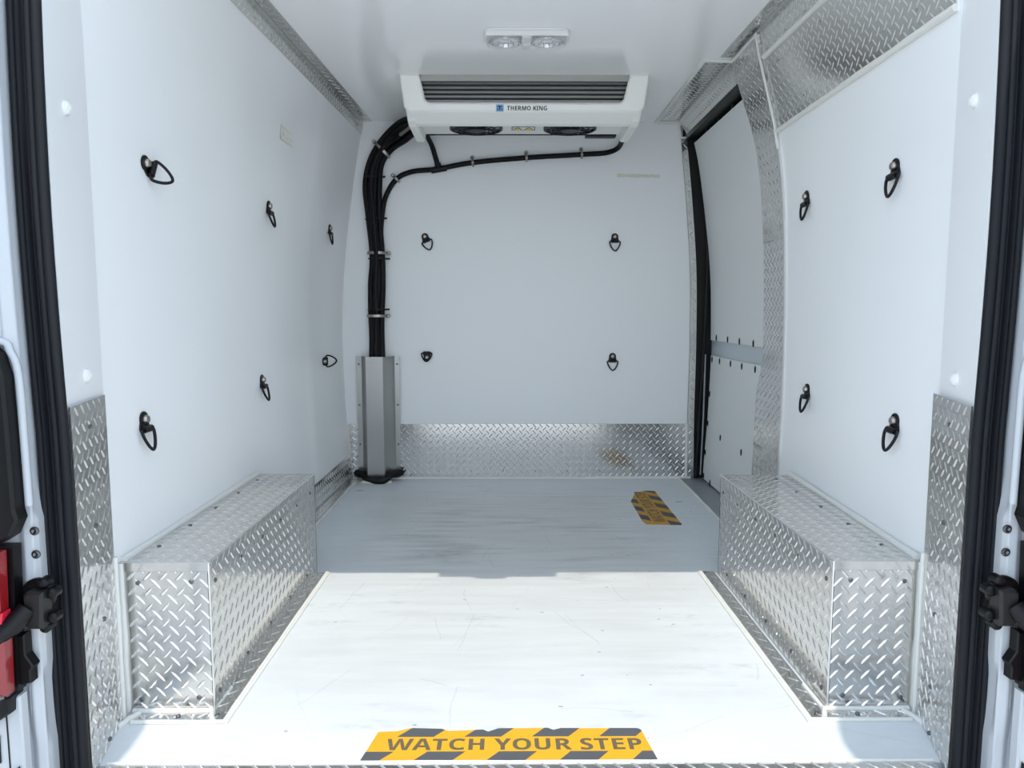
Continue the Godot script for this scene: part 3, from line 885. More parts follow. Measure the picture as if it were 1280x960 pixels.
# ------------------------------------------------------------------ wheel boxes
func wheel_boxes() -> void:
	for s in [-1, 1]:
		var sx: float = s
		var near := 1.38
		var far := 2.165 if s < 0 else 2.14
		var ix: float = 0.614 if s < 0 else 0.622      # inner side
		var wx: float = 0.789 if s < 0 else 0.799      # at the wall, near end
		var fx: float = 0.786 if s < 0 else 0.832       # at the wall, far end
		var H := 0.308
		var o := thing("wheel_box", ("diamond plate wheel arch box along the left wall, its top half in sun" if s < 0 else "diamond plate wheel arch box along the right wall, its near end in shade"), "wheel box", P3(sx * 0.71, 0, 1.78), "wheel arch boxes")
		var q := -o.position
		var Z := Vector3(0, 0, 1)
		# near end: the foot sits a little further in than the top edge
		var W := wx - ix
		var P := flat(q + P3(sx * ix, 0, near), Vector3(sx, 0, 0), Vector3.UP)
		var f := part("front_panel", plate_mb(P, W, H, Z), M.metal, o)
		lugs(f, P, W, H, Z)
		for c in [Vector2(0.035, 0.27), Vector2(W - 0.035, 0.268), Vector2(0.03, 0.03), Vector2(W - 0.03, 0.026)]:
			screw(f, P.call(c.x, c.y), Z)
		var S := Vector3(-sx, 0, 0)
		P = flat(q + P3(sx * ix, 0, near), Vector3(0, 0, -1), Vector3.UP)
		var sd := part("side_panel", plate_mb(P, far - near, H, S), M.metal, o)
		lugs(sd, P, far - near, H, S)
		for k in 6:
			screw(sd, P.call(0.03 + 0.14 * k, 0.262), S)
			if k < 5: screw(sd, P.call(0.03 + 0.16 * k, 0.03), S)
		var poly := PackedVector2Array([Vector2(0, 0), Vector2(far - near, 0), Vector2(far - near, fx - ix), Vector2(0, W)])
		P = flat(q + P3(sx * ix, H + 0.001, near), Vector3(0, 0, -1), Vector3(sx, 0, 0))
		var t := part("top_panel", plate_mb(P, far - near, fx - ix, Vector3.UP, 1, 1, poly), M.metal, o)
		lugs(t, P, far - near, fx - ix, Vector3.UP, poly)
		for k in 5:
			screw(t, P.call(0.1 + 0.15 * k, W - 0.03), Vector3.UP)
		P = flat(q + P3(sx * ix, 0, far), Vector3(sx, 0, 0), Vector3.UP)
		part("rear_panel", plate_mb(P, fx - ix, H, Vector3(0, 0, -1)), M.metal, o)
		# folded lips of the lid
		var b := MB.new()
		b.box(q + P3(minf(sx * ix, sx * wx), H - 0.017, near), q + P3(maxf(sx * ix, sx * wx), H + 0.002, near - 0.0025), 0.0008)
		part("folded_lip", b, M.metal, o)
		b = MB.new()
		b.tube([q + P3(sx * ix, H, near), q + P3(sx * ix, H, far)], 0.003, 8)
		b.tube([q + P3(sx * ix, 0, near), q + P3(sx * ix, H, near)], 0.0022, 8)
		part("folded_edge", b, M.lug, o)
		bead(o, [q + P3(sx * (wx - 0.004), H + 0.003, near + 0.01), q + P3(sx * lerpf(wx, fx, 0.5), H + 0.003, (near + far) / 2), q + P3(sx * fx, H + 0.003, far)], 0.008)
		bead(o, [q + P3(sx * (wx - 0.003), 0, near - 0.002), q + P3(sx * (wx - 0.003), H, near - 0.002)], 0.0065)

# ------------------------------------------------------------------ refrigeration evaporator under the ceiling
func cooling_unit() -> void:
	var cx := 0.04
	var u := thing("cooling_unit", "white refrigeration unit with dark louvred outlet hung under the ceiling", "cooling unit", P3(cx, 1.50, 2.95))
	var o := -u.position
	var hw := 0.462                                                     # half width at the top
	var hb := 0.449                                                     # at the lower edge of the fascia
	# fascia: a U round the outlet, leaning back downwards
	var top_c := P3(cx, 1.672, 2.752)
	var low_c := P3(cx, 1.549, 2.793)
	var vy := (top_c - low_c).normalized()
	var S := top_c.distance_to(low_c)
	var vz := Vector3.RIGHT.cross(vy)
	var xf := Transform3D(Basis(Vector3.RIGHT, vy, vz), o + low_c - vz * 0.04)
	var g0 := 0.031                                                      # lower edge of the outlet
	var poly := PackedVector2Array([Vector2(-hw, S), Vector2(-hw + 0.002, S - 0.03), Vector2(-hb - 0.002, 0.014), Vector2(-hb + 0.01, 0.0), Vector2(hb - 0.01, 0.0), Vector2(hb + 0.002, 0.014), Vector2(hw - 0.002, S - 0.03), Vector2(hw, S), Vector2(0.39, S)])
	for k in 6:
		var a := PI / 2 * k / 5.0
		poly.append(Vector2(0.374 - 0.022 + 0.022 * cos(a), g0 + 0.022 - 0.022 * sin(a)))
	for k in 6:
		var a := PI / 2 * k / 5.0
		poly.append(Vector2(-0.374 + 0.022 - 0.022 * sin(a), g0 + 0.022 - 0.022 * cos(a)))
	poly.append(Vector2(-0.39, S))
	var b := MB.new()
	b.extrude(poly, 0.04, xf, 0.006)
	part("fascia", b, M.unit, u)
	b = MB.new()
	b.extrude(PackedVector2Array([Vector2(-0.386, S - 0.026), Vector2(0.386, S - 0.026), Vector2(0.387, S), Vector2(-0.387, S)]), 0.03, xf, 0.002)
	part("metal_strip", b, M.strip, u)
	b = MB.new()
	b.extrude(PackedVector2Array([Vector2(-0.385, g0 - 0.01), Vector2(0.385, g0 - 0.01), Vector2(0.387, S), Vector2(-0.387, S)]), 0.01, Transform3D(xf.basis, xf.origin - vz * 0.045))
	part("outlet_back", b, M.dark, u)
	for k in 5:
		b = MB.new()
		var y := g0 + 0.008 + 0.0155 * k
		b.extrude(PackedVector2Array([Vector2(-0.008, 0.0), Vector2(0.012, 0.006), Vector2(0.0135, 0.0085), Vector2(0.011, 0.0085), Vector2(-0.009, 0.003)]), 0.765, Transform3D(Basis(vz, vy, -Vector3.RIGHT), xf * Vector3(0.3825, y, 0.014)))
		part("louvre", b, M.blade, u)
	# shell behind it and the lip below
	for s in [-1, 1]:
		b = MB.new()
		var side := PackedVector2Array([Vector2(2.765, 1.672), Vector2(2.797, 1.553), Vector2(2.835, 1.524), Vector2(2.87, 1.511), Vector2(3.09, 1.506), Vector2(3.13, 1.516), Vector2(3.15, 1.55), Vector2(3.16, 1.672)])
		var x0: float = cx + s * (hb - 0.004) - (0.0 if s > 0 else 0.0)
		b.extrude(side, 0.036, Transform3D(Basis(Vector3(0, 0, -1), Vector3.UP, Vector3.RIGHT), o + Vector3(x0 - (0.036 if s > 0 else 0.0), 0, 0)), 0.006)
		var p := part("side_panel", b, M.unit, u)
		p.rotation.z = 0.0
	b = MB.new()
	b.extrude(PackedVector2Array([Vector2(2.793, 1.552), Vector2(2.80, 1.546), Vector2(2.85, 1.519), Vector2(2.872, 1.5145), Vector2(2.875, 1.52), Vector2(2.83, 1.56), Vector2(2.79, 1.57)]), 0.87, Transform3D(Basis(Vector3(0, 0, -1), Vector3.UP, Vector3.RIGHT), o + Vector3(cx - 0.435, 0, 0)), 0.001)
	part("front_lip", b, M.unit, u)
	b = MB.new()
	b.box(o + P3(cx - 0.43, 1.551, 3.15), o + P3(cx + 0.43, 1.672, 2.83), 0.004)
	part("casing", b, M.unit, u)
	b = MB.new()
	b.box(o + P3(cx - 0.40, 1.548, 3.156), o + P3(cx + 0.40, 1.552, 3.15), 0.001)
	b.box(o + P3(cx + 0.27, 1.545, 3.2), o + P3(cx + 0.40, 1.556, 3.155), 0.004)
	part("drip_edge", b, M.black, u)
	b = MB.new()
	b.box(o + P3(cx + 0.43, 1.56, 3.22), o + P3(cx + 0.455, 1.60, 3.02), 0.004)
	part("rear_bracket", b, M.black, u)
	for fx in [-0.151, 0.232]:
		var fan := part("fan", fan_mesh(), M.black, u)
		fan.position = o + P3(fx, 1.546, 3.03)
	# maker's plate: blue square with a white T bar, and lettering
	var tz := Transform3D(xf.basis, xf * Vector3(-0.011, 0.0125, 0.0405))
	text(u, "lettering", "THERMO KING", tz.translated_local(Vector3(0.021, 0, 0)), 0.150, 0.0155, M.ink, 0.001)
	b = MB.new()
	b.extrude(rounded(0.029, 0.025, 0.002, 2), 0.001, tz.translated_local(Vector3(-0.081, 0, -0.0005)))
	var sq := part("emblem", b, M.blue, u)
	b = MB.new()
	b.box(Vector3(-0.009, 0.004, 0), Vector3(0.009, 0.008, 0.0006))
	b.box(Vector3(-0.002, -0.009, 0), Vector3(0.002, 0.004, 0.0006))
	b.box(Vector3(-0.009, -0.009, 0), Vector3(-0.006, 0.001, 0.0006))
	b.box(Vector3(0.006, -0.009, 0), Vector3(0.009, 0.001, 0.0006))
	var tb := part("emblem_bars", b, M.ink, sq)
	tb.transform = tz.translated_local(Vector3(-0.081, 0, 0.0006))
	# two yellow warning triangles on a white label between the fans
	var lab := Transform3D(Basis(Vector3.RIGHT, Vector3(0, 0, 1), Vector3(0, -1, 0)), o + P3(cx + 0.002, 1.5505, 3.05))
	b = MB.new()
	b.extrude(rounded(0.096, 0.062, 0.002, 2), 0.001, lab)
	var lb := part("warning_label", b, M.ink, u)
	b = MB.new()
	b.extrude(rounded(0.09, 0.056, 0.002, 2), 0.0006, lab.translated_local(Vector3(0, 0, 0.001)))
	part("label_face", b, M.plug, lb)
	for k in [-1, 1]:
		b = MB.new()
		b.extrude(PackedVector2Array([Vector2(-0.021, -0.02), Vector2(0.021, -0.02), Vector2(0.004, 0.022), Vector2(-0.004, 0.022)]), 0.0006, lab.translated_local(Vector3(k * 0.0225, 0, 0.0016)))
		part("triangle_border", b, M.ink, lb)
		b = MB.new()
		b.extrude(PackedVector2Array([Vector2(-0.017, -0.017), Vector2(0.017, -0.017), Vector2(0.002, 0.018), Vector2(-0.002, 0.018)]), 0.0006, lab.translated_local(Vector3(k * 0.0225, 0, 0.0022)))
		part("warning_triangle", b, M.sign_yellow, lb)

func fan_mesh() -> ArrayMesh:
	var b := MB.new()
	var down := Transform3D(Basis(Vector3.RIGHT, Vector3.DOWN, Vector3(0, 0, -1)), Vector3.ZERO)
	b.lathe([Vector2(0.108, -0.004), Vector2(0.108, 0.004), Vector2(0.098, 0.006), Vector2(0.096, 0.0)], down, 32)
	for r in [0.078, 0.058]:
		var pts := []
		for k in 32: pts.append(Vector3(r * cos(TAU * k / 32), -0.006, r * sin(TAU * k / 32)))
		b.tube(pts, 0.002, 6, true)
	b.lathe([Vector2(0.04, -0.004), Vector2(0.04, 0.008), Vector2(0.034, 0.012), Vector2(0.0, 0.012)], down, 24)
	for k in 8:
		var a := TAU * k / 8
		var r := Vector3(cos(a), 0, sin(a))
		var t := Vector3(-sin(a), 0, cos(a))
		b.tube([r * 0.035 + Vector3(0, -0.006, 0), r * 0.1 + Vector3(0, -0.005, 0)], 0.002, 6)
		b.quad(r * 0.038 + Vector3(0, 0.002, 0), r * 0.094 + Vector3(0, 0.002, 0), r * 0.094 + t * 0.05 + Vector3(0, -0.004, 0), r * 0.038 + t * 0.022 + Vector3(0, -0.004, 0))
	b.lathe([Vector2(0.097, -0.006), Vector2(0.0, -0.0059)], Transform3D(Basis(Vector3.RIGHT, Vector3.DOWN, Vector3(0, 0, -1)), Vector3.ZERO), 24)
	return b.mesh()

func text(parent: Node3D, called: String, s: String, xf: Transform3D, width: float, height: float, m: Material, thick: float) -> void:
	var t := TextMesh.new()
	var f := SystemFont.new()
	f.font_names = PackedStringArray(["Droid Sans"])
	f.font_weight = 700
	t.font = f
	t.font_size = 64
	t.pixel_size = 0.001
	t.depth = 0.02
	t.text = s
	var o := part(called, t, m, parent)
	var size := t.get_aabb().size
	var c := t.get_aabb().get_center()
	var k := Vector3(width / size.x, height / size.y, thick / size.z)
	o.transform = xf * Transform3D(Basis.from_scale(k), Vector3(-c.x * k.x, -c.y * k.y, 0))

# ------------------------------------------------------------------ dome lamp
func ceiling_lamp() -> void:
	var l := thing("ceiling_lamp", "clear twin dome lamp with white switch on the ceiling before the cooling unit", "ceiling lamp", P3(0.037, 1.673, 2.388))
	var down := Basis(Vector3.RIGHT, Vector3(0, 0, -1), Vector3(0, -1, 0))   # local y runs into the van, z points down
	var b := MB.new()
	b.extrude(rounded(0.272, 0.146, 0.03), 0.006, Transform3D(down, Vector3.ZERO), 0.002)
	part("base", b, M.plug, l)
	b = MB.new()
	b.box(Vector3(-0.129, -0.02, 0.055), Vector3(0.129, -0.004, 0.065), 0.003)
	part("white_rim", b, M.plug, l)
	for s in [-1, 1]:
		b = MB.new()
		var c := Vector3(s * 0.066, -0.006, -0.004)
		var sq := Transform3D(Basis(Vector3(1.1, 0, 0), Vector3(0, -0.5, 0), Vector3(0, 0, -0.95)), c)
		b.lathe([Vector2(0.05, 0.024), Vector2(0.05, 0.022), Vector2(0.038, 0.008), Vector2(0.015, 0.001), Vector2(0.0, 0.0)], sq, 20)
		for k in 18:
			var a := TAU * k / 18
			b.tube([sq * Vector3(0.014 * cos(a), 0.002, 0.014 * sin(a)), sq * Vector3(0.048 * cos(a), 0.022, 0.048 * sin(a))], 0.0014, 5)
		part("reflector", b, M.chrome, l)
		b = MB.new()
		b.tube([c + Vector3(-0.016, -0.008, 0), c + Vector3(0.016, -0.008, 0)], 0.004, 8)
		part("bulb", b, M.plug, l)
	b = MB.new()
	b.box(Vector3(-0.015, -0.02, -0.055), Vector3(0.015, -0.004, 0.056), 0.002)
	part("centre_web", b, M.plug, l)
	b = MB.new()
	b.box(Vector3(-0.011, -0.026, -0.047), Vector3(0.011, -0.018, -0.008), 0.002)
	part("switch", b, M.caulk, l)
	b = MB.new()
	b.extrude(rounded(0.254, 0.116, 0.03), 0.018, Transform3D(down, Vector3(0, -0.0055, -0.003)), 0.007)
	part("clear_lens", b, M.lens, l)

# ------------------------------------------------------------------ hoses on the bulkhead
func hoses() -> void:
	var t := thing("hose_bundle", "thick bundle of black hoses running down the bulkhead into the metal cover", "hose bundle", P3(-0.63, 0.55, 3.40))
	var o := -t.position
	var mid := [P3(-0.33, 1.60, 3.17), P3(-0.42, 1.612, 3.24), P3(-0.50, 1.602, 3.33), P3(-0.575, 1.56, 3.385), P3(-0.625, 1.485, 3.39), P3(-0.644, 1.38, 3.39), P3(-0.640, 1.24, 3.39), P3(-0.628, 1.06, 3.39), P3(-0.632, 0.93, 3.39), P3(-0.636, 0.8, 3.39), P3(-0.636, 0.68, 3.385), P3(-0.636, 0.45, 3.382)]
	for k in 5:
		var off: float = [-0.025, -0.008, 0.009, 0.026, 0.0][k]
		var fwd: float = [0.0, 0.008, 0.006, 0.0, 0.022][k]
		var pts := []
		for i in mid.size():
			var a: Vector3 = mid[maxi(i - 1, 0)]
			var c: Vector3 = mid[mini(i + 1, mid.size() - 1)]
			var dir := c - a
			var side := Vector3(-dir.y, dir.x, 0).normalized() * -1.0
			var spread: float = 1.45 if i < 3 else (1.15 if i < 6 else 1.0)
			pts.append(o + mid[i] + side * (off * spread + 0.003 * sin(i * 2.1 + k)) + Vector3(0, 0, fwd + 0.002 * sin(i * 1.7 + 2 * k)))
		var b := MB.new()
		b.tube(smooth_path(pts, 8), [0.0135, 0.012, 0.0125, 0.013, 0.0125][k], 12)
		part("hose", b, M.hose, t)
	# metal clips with their screws, and black zip ties
	for c in [[P3(-0.597, 1.538, 3.39), 2.35], [P3(-0.630, 1.072, 3.39), 0.0], [P3(-0.637, 0.782, 3.388), 0.0]]:
		clip(t, o + c[0], c[1], 0.045, M.bolt, 0.006, true)
	for c in [[P3(-0.643, 1.415, 3.39), 0.05], [P3(-0.639, 1.228, 3.39), 0.05], [P3(-0.628, 1.046, 3.39), 0.0], [P3(-0.634, 0.812, 3.39), 0.0]]:
		clip(t, o + c[0], c[1], 0.043, M.black, 0.003, false)
	# coax ends beside the unit
	var b := MB.new()
	b.tube([o + P3(-0.50, 1.585, 3.30), o + P3(-0.44, 1.60, 3.22)], 0.008, 8)
	part("pipe_collar", b, M.bolt, t)

	var d := thing("drain_hose", "slim black drain hose clipped in an arc across the top of the bulkhead", "hose", P3(-0.2, 1.47, 3.40))
	o = -d.position
	b = MB.new()
	b.tube(smooth_path([o + P3(-0.612, 1.14, 3.40), o + P3(-0.607, 1.22, 3.4), o + P3(-0.588, 1.325, 3.403), o + P3(-0.535, 1.41, 3.403), o + P3(-0.46, 1.444, 3.403), o + P3(-0.352, 1.455, 3.403), o + P3(-0.183, 1.485, 3.403), o + P3(0.064, 1.507, 3.403), o + P3(0.318, 1.522, 3.403), o + P3(0.44, 1.53, 3.395), o + P3(0.485, 1.548, 3.33), o + P3(0.465, 1.575, 3.17)], 8), 0.0115, 12)
	part("main_hose", b, M.hose, d)
	b = MB.new()
	b.tube(smooth_path([o + P3(-0.34, 1.458, 3.40), o + P3(-0.352, 1.5, 3.398), o + P3(-0.368, 1.555, 3.37), o + P3(-0.385, 1.585, 3.25), o + P3(-0.385, 1.59, 3.15)], 8), 0.0115, 12)
	part("branch_hose", b, M.hose, d)
	b = MB.new()
	b.tube([o + P3(-0.375, 1.449, 3.403), o + P3(-0.305, 1.461, 3.403)], 0.0145, 12)
	b.tube([o + P3(-0.34, 1.458, 3.403), o + P3(-0.345, 1.482, 3.402)], 0.0145, 12)
	part("tee_joint", b, M.black, d)
	for c in [[P3(-0.535, 1.41, 3.403), 0.75], [P3(-0.183, 1.485, 3.403), 0.1], [P3(0.064, 1.507, 3.403), 0.07], [P3(0.318, 1.522, 3.403), 0.06]]:
		clip(d, o + c[0], c[1] + PI / 2, 0.016, M.bolt, 0.005, true)

	# folded metal cover over the foot of the bundle
	var cv := thing("pipe_cover", "tall folded bare metal cover over the hoses in the left far corner", "pipe cover", P3(-0.638, 0, 3.41))
	o = -cv.position
	var sec := [[-0.101, 0.0], [-0.077, 0.0], [-0.074, 0.004], [-0.049, 0.058], [-0.045, 0.062], [0.034, 0.062], [0.038, 0.058], [0.076, 0.004], [0.079, 0.0], [0.102, 0.0]]
	var secp := PackedVector2Array()
	for p in sec: secp.append(Vector2(p[0], p[1]))
	for i in range(sec.size() - 1, -1, -1): secp.append(Vector2(sec[i][0], sec[i][1] - 0.0025))
	b = MB.new()
	b.extrude(secp, 0.565, Transform3D(Basis(Vector3.RIGHT, Vector3(0, 0, 1), Vector3.DOWN), o + P3(-0.638, 0.592, 3.406)))
	part("folded_sheet", b, M.alu, cv)
	for h in [0.555, 0.36, 0.17]:
		screw(cv, o + P3(-0.638 - 0.09, h, 3.405), Vector3(0, 0, 1)); screw(cv, o + P3(-0.638 + 0.092, h, 3.405), Vector3(0, 0, 1))
	b = MB.new()
	b.tube(smooth_path([o + P3(-0.747, 0.034, 3.385), o + P3(-0.715, 0.034, 3.365), o + P3(-0.69, 0.022, 3.33), o + P3(-0.64, 0.014, 3.318), o + P3(-0.598, 0.016, 3.32), o + P3(-0.57, 0.032, 3.35), o + P3(-0.545, 0.036, 3.375), o + P3(-0.525, 0.036, 3.388)], 6), func(s: float) -> float: return 0.017 + 0.004 * sin(s * 17.0), 10)
	part("rubber_foot", b, M.black, cv)
	b = MB.new()
	b.tube(smooth_path([o + P3(-0.71, 0.003, 3.33), o + P3(-0.64, 0.004, 3.318), o + P3(-0.57, 0.003, 3.335)], 6), func(s: float) -> float: return 0.006 + 0.007 * sin(s * PI), 8)
	part("sealant_blob", b, M.residue, cv)

func clip(parent: Node3D, at: Vector3, turn: float, r: float, m: Material, w: float, with_screw: bool) -> void:
	var b := MB.new()                                                   # a band over the hose, its ends flat on the wall
	var x := Vector3(cos(turn), sin(turn), 0)
	var y := Vector3(-sin(turn), cos(turn), 0)
	var lift := 0.62 if r > 0.03 else 1.0
	for k in 12:
		var a := PI * k / 11.0
		var c := PI * (k + 1) / 11.0
		if k == 11: break
		var p := at + x * r * cos(a) + Vector3(0, 0, -0.012 + (r * lift + 0.012) * sin(a) + 0.002)
		var q := at + x * r * cos(c) + Vector3(0, 0, -0.012 + (r * lift + 0.012) * sin(c) + 0.002)
		var n := (q - p).cross(y).normalized()
		b.quad(p - y * w, p + y * w, q + y * w, q - y * w)
		b.quad(p + y * w - n * 0.002, p - y * w - n * 0.002, q - y * w - n * 0.002, q + y * w - n * 0.002)
	if with_screw:
		b.lathe([Vector2(0.009, -0.006), Vector2(0.009, -0.001), Vector2(0.005, 0.003), Vector2(0, 0.003)], Transform3D(Basis(Vector3.RIGHT, Vector3(0, 0, 1), Vector3.DOWN), at + x * (r + 0.01) - Vector3(0, 0, 0.008)), 12)
	else:
		b.tube([at + x * (r - 0.006), at + x * (r + 0.016)], 0.0045, 8)
	part("clip" if with_screw else "zip_tie", b, m, parent)

# ------------------------------------------------------------------ tie-down rings
func ring(at: Vector3, out: Vector3, roll: float, swing: float, label: String, group: String) -> void:
	var t := thing("tie_down_ring", label, "tie-down ring", at, group)
	var y := Vector3.UP
	y = (y - out * y.dot(out)).normalized()
	t.basis = Basis(y.cross(out), y, out) * Basis(Vector3(0, 0, 1), deg_to_rad(roll))
	var b := MB.new()
	var p := PackedVector2Array()
	for k in 13:
		var a := PI * (-0.08 + 1.16 * k / 12.0)
		p.append(Vector2(0.0165 * cos(a), 0.0165 * sin(a)))
	p.append(Vector2(-0.019, -0.016)); p.append(Vector2(-0.018, -0.024)); p.append(Vector2(0.018, -0.024)); p.append(Vector2(0.019, -0.016))
	b.extrude(p, 0.004, Transform3D.IDENTITY, 0.001)
	part("base_plate", b, M.black, t)
	b = MB.new()
	b.lathe([Vector2(0.0095, 0.0), Vector2(0.0095, 0.003), Vector2(0.0075, 0.008), Vector2(0.004, 0.0095), Vector2(0.0, 0.0095)], Transform3D(Basis(Vector3.RIGHT, Vector3(0, 0, 1), Vector3.DOWN), Vector3(0, 0, 0.004)), 14)
	part("bolt", b, M.bolt, t)
	b = MB.new()
	b.tube([Vector3(-0.0165, -0.021, 0.008), Vector3(0.0165, -0.021, 0.008)], 0.0075, 12)
	part("hinge_clip", b, M.black, t)
	var d := MB.new()
	var pts := []
	for q in [Vector2(-0.017, 0.0), Vector2(0.0, 0.0), Vector2(0.017, 0.0), Vector2(0.0235, -0.003), Vector2(0.0235, -0.012), Vector2(0.0185, -0.026), Vector2(0.010, -0.039), Vector2(0.0, -0.0455), Vector2(-0.010, -0.039), Vector2(-0.0185, -0.026), Vector2(-0.0235, -0.012), Vector2(-0.0235, -0.003)]:
		pts.append(Vector3(q.x, q.y, 0))
	var fine := []
	for i in pts.size():
		for k in 3:
			fine.append((pts[i] as Vector3).cubic_interpolate(pts[(i + 1) % pts.size()], pts[(i - 1 + pts.size()) % pts.size()], pts[(i + 2) % pts.size()], k / 3.0))
	d.tube(fine, 0.0034, 8, true)
	var r := part("d_ring", d, M.black, t)
	r.transform = Transform3D(Basis(Vector3.RIGHT, -deg_to_rad(swing)), Vector3(0, -0.021, 0.008))

func rings() -> void:
	var L := Vector3(1, 0, 0)
	var g := "tie-down rings on the left wall"
	for r in [[1.565, 1.113, 62, 38, "black tie-down ring swung sideways, upper row of the left wall nearest the doors"], [2.335, 1.135, 0, 20, "black tie-down ring, middle of the upper row on the left wall"], [3.09, 1.152, 0, 14, "black tie-down ring, upper row of the left wall nearest the bulkhead"], [1.51, 0.575, 0, 14, "black tie-down ring low on the left wall above the wheel box near end"], [2.26, 0.588, 0, 16, "black tie-down ring, middle of the lower row on the left wall"], [3.04, 0.592, 90, 55, "black tie-down ring turned sideways, lower row of the left wall nearest the bulkhead"]]:
		var x := wl(r[0], r[1])
		var out := Vector3(1, (wl(r[0], r[1] + 0.02) - x) / -0.02, 0).normalized()
		ring(P3(x, r[1], r[0]), out, r[2], r[3], r[4], g)
	g = "tie-down rings on the right wall"
	for r in [[1.585, 1.113, 4, 14, "black tie-down ring, upper one on the right wall nearest the doors"], [2.09, 1.128, 4, 14, "black tie-down ring, upper one on the right wall nearest the sliding door"], [1.535, 0.566, 0, 15, "black tie-down ring, lower one on the right wall nearest the doors"], [2.06, 0.578, 4, 14, "black tie-down ring, lower one on the right wall nearest the sliding door"]]:
		var x := wr(r[0], r[1])
		var out := Vector3(-1, (wr(r[0], r[1] + 0.02) - x) / 0.02, 0).normalized()
		ring(P3(x, r[1], r[0]), out, r[2], r[3], r[4], g)
	g = "tie-down rings on the bulkhead"
	for r in [[-0.409, 1.150, 22, 12, "black tie-down ring hanging askew on the bulkhead, upper left of four"], [0.479, 1.150, 0, 12, "black tie-down ring hanging straight on the bulkhead, upper right of four"], [-0.406, 0.586, 180, 150, "black tie-down ring folded over its bolt on the bulkhead, lower left of four"], [0.476, 0.590, 0, 12, "black tie-down ring on the bulkhead, lower right of four"]]:
		ring(P3(r[0], r[1], 3.42), Vector3(0, 0, 1), r[2], r[3], r[4], g)

# ------------------------------------------------------------------ floor stickers
func stickers() -> void:
	# near sticker: local x across, local y into the van, z up
	var t := thing("warning_sticker", "torn-edged yellow and grey WATCH YOUR STEP sticker at the rear sill", "floor sticker", P3(-0.022, 0, 1.262), "floor stickers")
	var xf := Transform3D(Basis(Vector3.RIGHT, Vector3(0, 0, -1), Vector3.UP), Vector3.ZERO)
	sticker(t, xf, 0.533, 0.106, [Vector2(-0.25, 0.044), Vector2(-0.215, 0.046), Vector2(-0.19, 0.056), Vector2(-0.13, 0.053), Vector2(-0.115, 0.046), Vector2(-0.085, 0.048), Vector2(-0.05, 0.05), Vector2(-0.04, 0.043), Vector2(-0.02, 0.054), Vector2(0.075, 0.055), Vector2(0.085, 0.048), Vector2(0.1, 0.054)])
	# far sticker: turned a quarter, its far end torn away
	t = thing("warning_sticker", "worn yellow and black WATCH YOUR STEP sticker on the floor near the sliding door", "floor sticker", P3(0.565, 0, 2.905), "floor stickers")
	xf = Transform3D(Basis(Vector3(0.0, 0, -1), Vector3(-1, 0, 0), Vector3.UP), Vector3.ZERO)
	sticker(t, xf, 0.52, 0.142, [Vector2(-0.25, 0.064), Vector2(-0.2, 0.071), Vector2(0.08, 0.066), Vector2(0.14, 0.048), Vector2(0.2, 0.03), Vector2(0.235, 0.01), Vector2(0.262, -0.03)])

func sticker(t: Node3D, xf: Transform3D, w: float, h: float, upper: Array) -> void:
	var out := PackedVector2Array()
	var r := 0.01
	for c in [[-w / 2 + r, -h / 2 + r, 2], [w / 2 - r, -h / 2 + r, 3]]:
		for k in 5:
			var a: float = PI / 2 * (c[2] + k / 4.0)
			out.append(Vector2(c[0] + r * cos(a), c[1] + r * sin(a)))
	if h < 0.12:
		for k in 5:
			var a: float = PI / 2 * k / 4.0
			out.append(Vector2(w / 2 - 0.012 - r + r * cos(a), h / 2 - r + r * sin(a)))
	for i in range(upper.size() - 1, -1, -1): out.append(upper[i])
	var b := MB.new()
	b.extrude(out, 0.0008, xf)
	part("yellow_backing", b, M.yellow if h < 0.12 else M.worn_yellow, t)
	# slanted stripes above and below the words, cut to the sticker's outline
	var kx := w / 0.533
	var ky := h / 0.11
	for row in 2:
		var y0: float = (0.028 if row == 0 else -0.056) * ky
		var y1: float = (0.060 if row == 0 else -0.020) * ky
		for k in 5:
			var x0: float = (-0.2115 + 0.1275 * k if row == 0 else -0.310 + 0.131 * k) * kx
			var sl: float = (0.028 if row == 0 else 0.031) * ky
			var wide := 0.069 * kx
			var para := PackedVector2Array([Vector2(x0, y0), Vector2(x0 + wide, y0), Vector2(x0 + wide + sl, y1), Vector2(x0 + sl, y1)])
			for piece in Geometry2D.intersect_polygons(para, out):
				if piece.size() < 3: continue
				b = MB.new()
				b.extrude(piece, 0.0005, xf.translated_local(Vector3(0, 0, 0.0007)))
				part("stripe", b, M.stripe, t)
	text(t, "lettering", "WATCH YOUR STEP", xf.translated_local(Vector3(0.0095 * kx, 0.003 * ky, 0.0008)), 0.475 * kx, 0.037 * ky, M.letter, 0.0008)

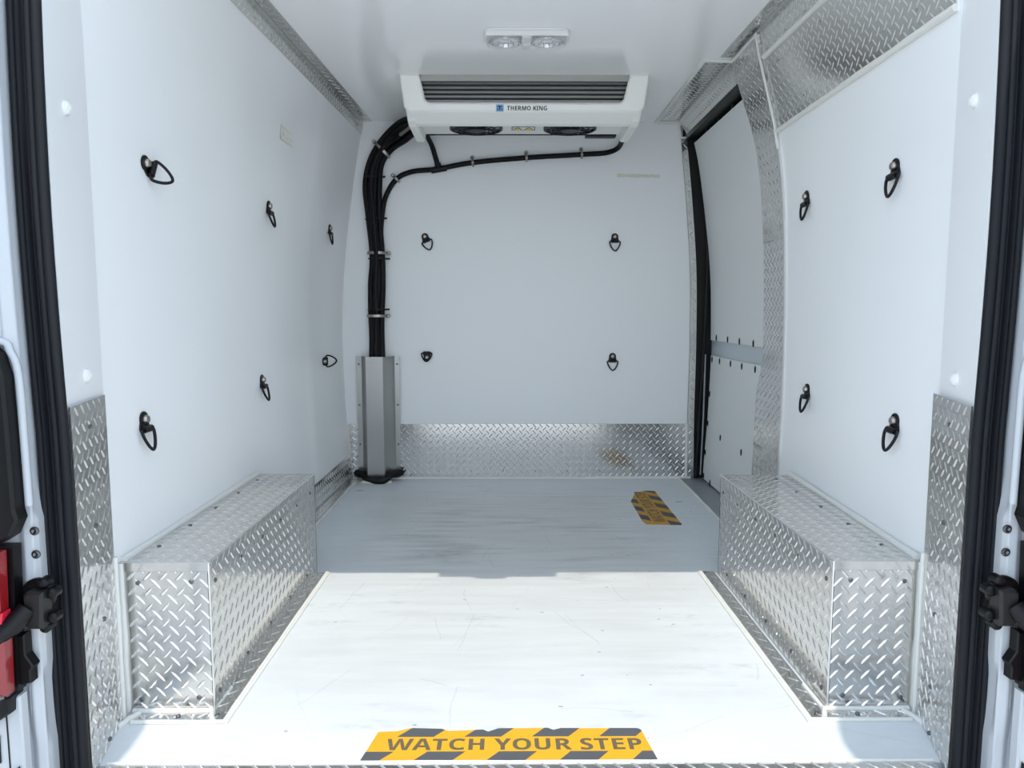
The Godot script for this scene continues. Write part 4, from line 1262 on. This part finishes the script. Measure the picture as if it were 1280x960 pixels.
# ------------------------------------------------------------------ small marks and plugs
func details() -> void:
	var n := 0
	for p in [[-1, 1.14, 1.25, "small white plug button high on the left rear pillar lining"], [-1, 0.688, 1.272, "small white plug button on the left rear pillar just above its plate"], [1, 1.158, 1.262, "small white plug button high on the right rear pillar lining"], [1, 0.68, 1.272, "small white plug button on the right rear pillar just above its plate"]]:
		var s: float = p[0]
		var wx: float = 0.79 if s < 0 else 0.8
		var u: float = (p[2] - 1.172) / 0.188
		var x: float = s * lerpf(0.747, wx, u)
		var out := Vector3(-s, 0, 0.25).normalized()
		var b := MB.new()
		var t := out.cross(Vector3.UP).normalized()
		b.lathe([Vector2(0.012, -0.003), Vector2(0.012, 0.002), Vector2(0.009, 0.006), Vector2(0.004, 0.008), Vector2(0.0, 0.008)], Transform3D(Basis(t, out, t.cross(out)), P3(x, p[1], p[2])), 14)
		top("plug_button", b, M.plug, p[3], "plug", "white plug buttons")
		n += 1
	# remains of old labels
	var f := noise(14.0, 77)
	var b := MB.new()
	var poly := PackedVector2Array()
	for k in 24:
		poly.append(Vector2(-0.1 + 0.2 * k / 23.0, 0.007 + 0.005 * f.get_noise_1d(k)))
	for k in 24:
		poly.append(Vector2(0.1 - 0.2 * k / 23.0, -0.008 + 0.005 * f.get_noise_1d(k + 50)))
	b.extrude(poly, 0.001, Transform3D(Basis(Vector3(0, 0, 1), -0.01), P3(0.585, 1.43, 3.42)))
	top("label_residue", b, M.residue, "cream strip of old label glue on the bulkhead under the cooling unit", "residue")
	b = MB.new()
	var x := wl(2.5, 1.385)
	var out := Vector3(1, (wl(2.5, 1.40) - x) / -0.015, 0).normalized()
	var up := (Vector3.UP - out * out.dot(Vector3.UP)).normalized()
	var xf := Transform3D(Basis(up.cross(out), up, out), P3(x, 1.383, 2.5))
	for k in [[-0.085, 0.085, 0.017, 0.024], [-0.085, 0.07, -0.022, -0.014], [-0.085, -0.078, -0.02, 0.02], [0.075, 0.085, -0.018, 0.02], [-0.06, 0.05, -0.006, 0.006]]:
		var pp := PackedVector2Array()
		for i in 12: pp.append(Vector2(lerpf(k[0], k[1], i / 11.0), k[2] + 0.004 * f.get_noise_2d(i * 3, k[0] * 90)))
		for i in 12: pp.append(Vector2(lerpf(k[1], k[0], i / 11.0), k[3] + 0.004 * f.get_noise_2d(i * 3, k[3] * 300 + 40)))
		b.extrude(pp, 0.001, xf)
	top("label_residue", b, M.residue, "cream outline of a peeled label high on the left wall", "residue")
	# two small dark nicks in the floor sheet
	for p in [[-0.69, 3.18, "small dark nick in the floor at the left far corner"], [0.70, 2.98, "small dark nick in the floor beside the far sticker"]]:
		b = MB.new()
		b.extrude(PackedVector2Array([Vector2(-0.016, 0.001), Vector2(-0.004, -0.003), Vector2(0.012, -0.002), Vector2(0.02, 0.0), Vector2(0.002, 0.002)]), 0.0006, Transform3D(Basis(Vector3.RIGHT, Vector3(0, 0, -1), Vector3.UP), P3(p[0], 0.0, p[1])))
		top("floor_nick", b, M.ink, p[2], "mark", "floor nicks")
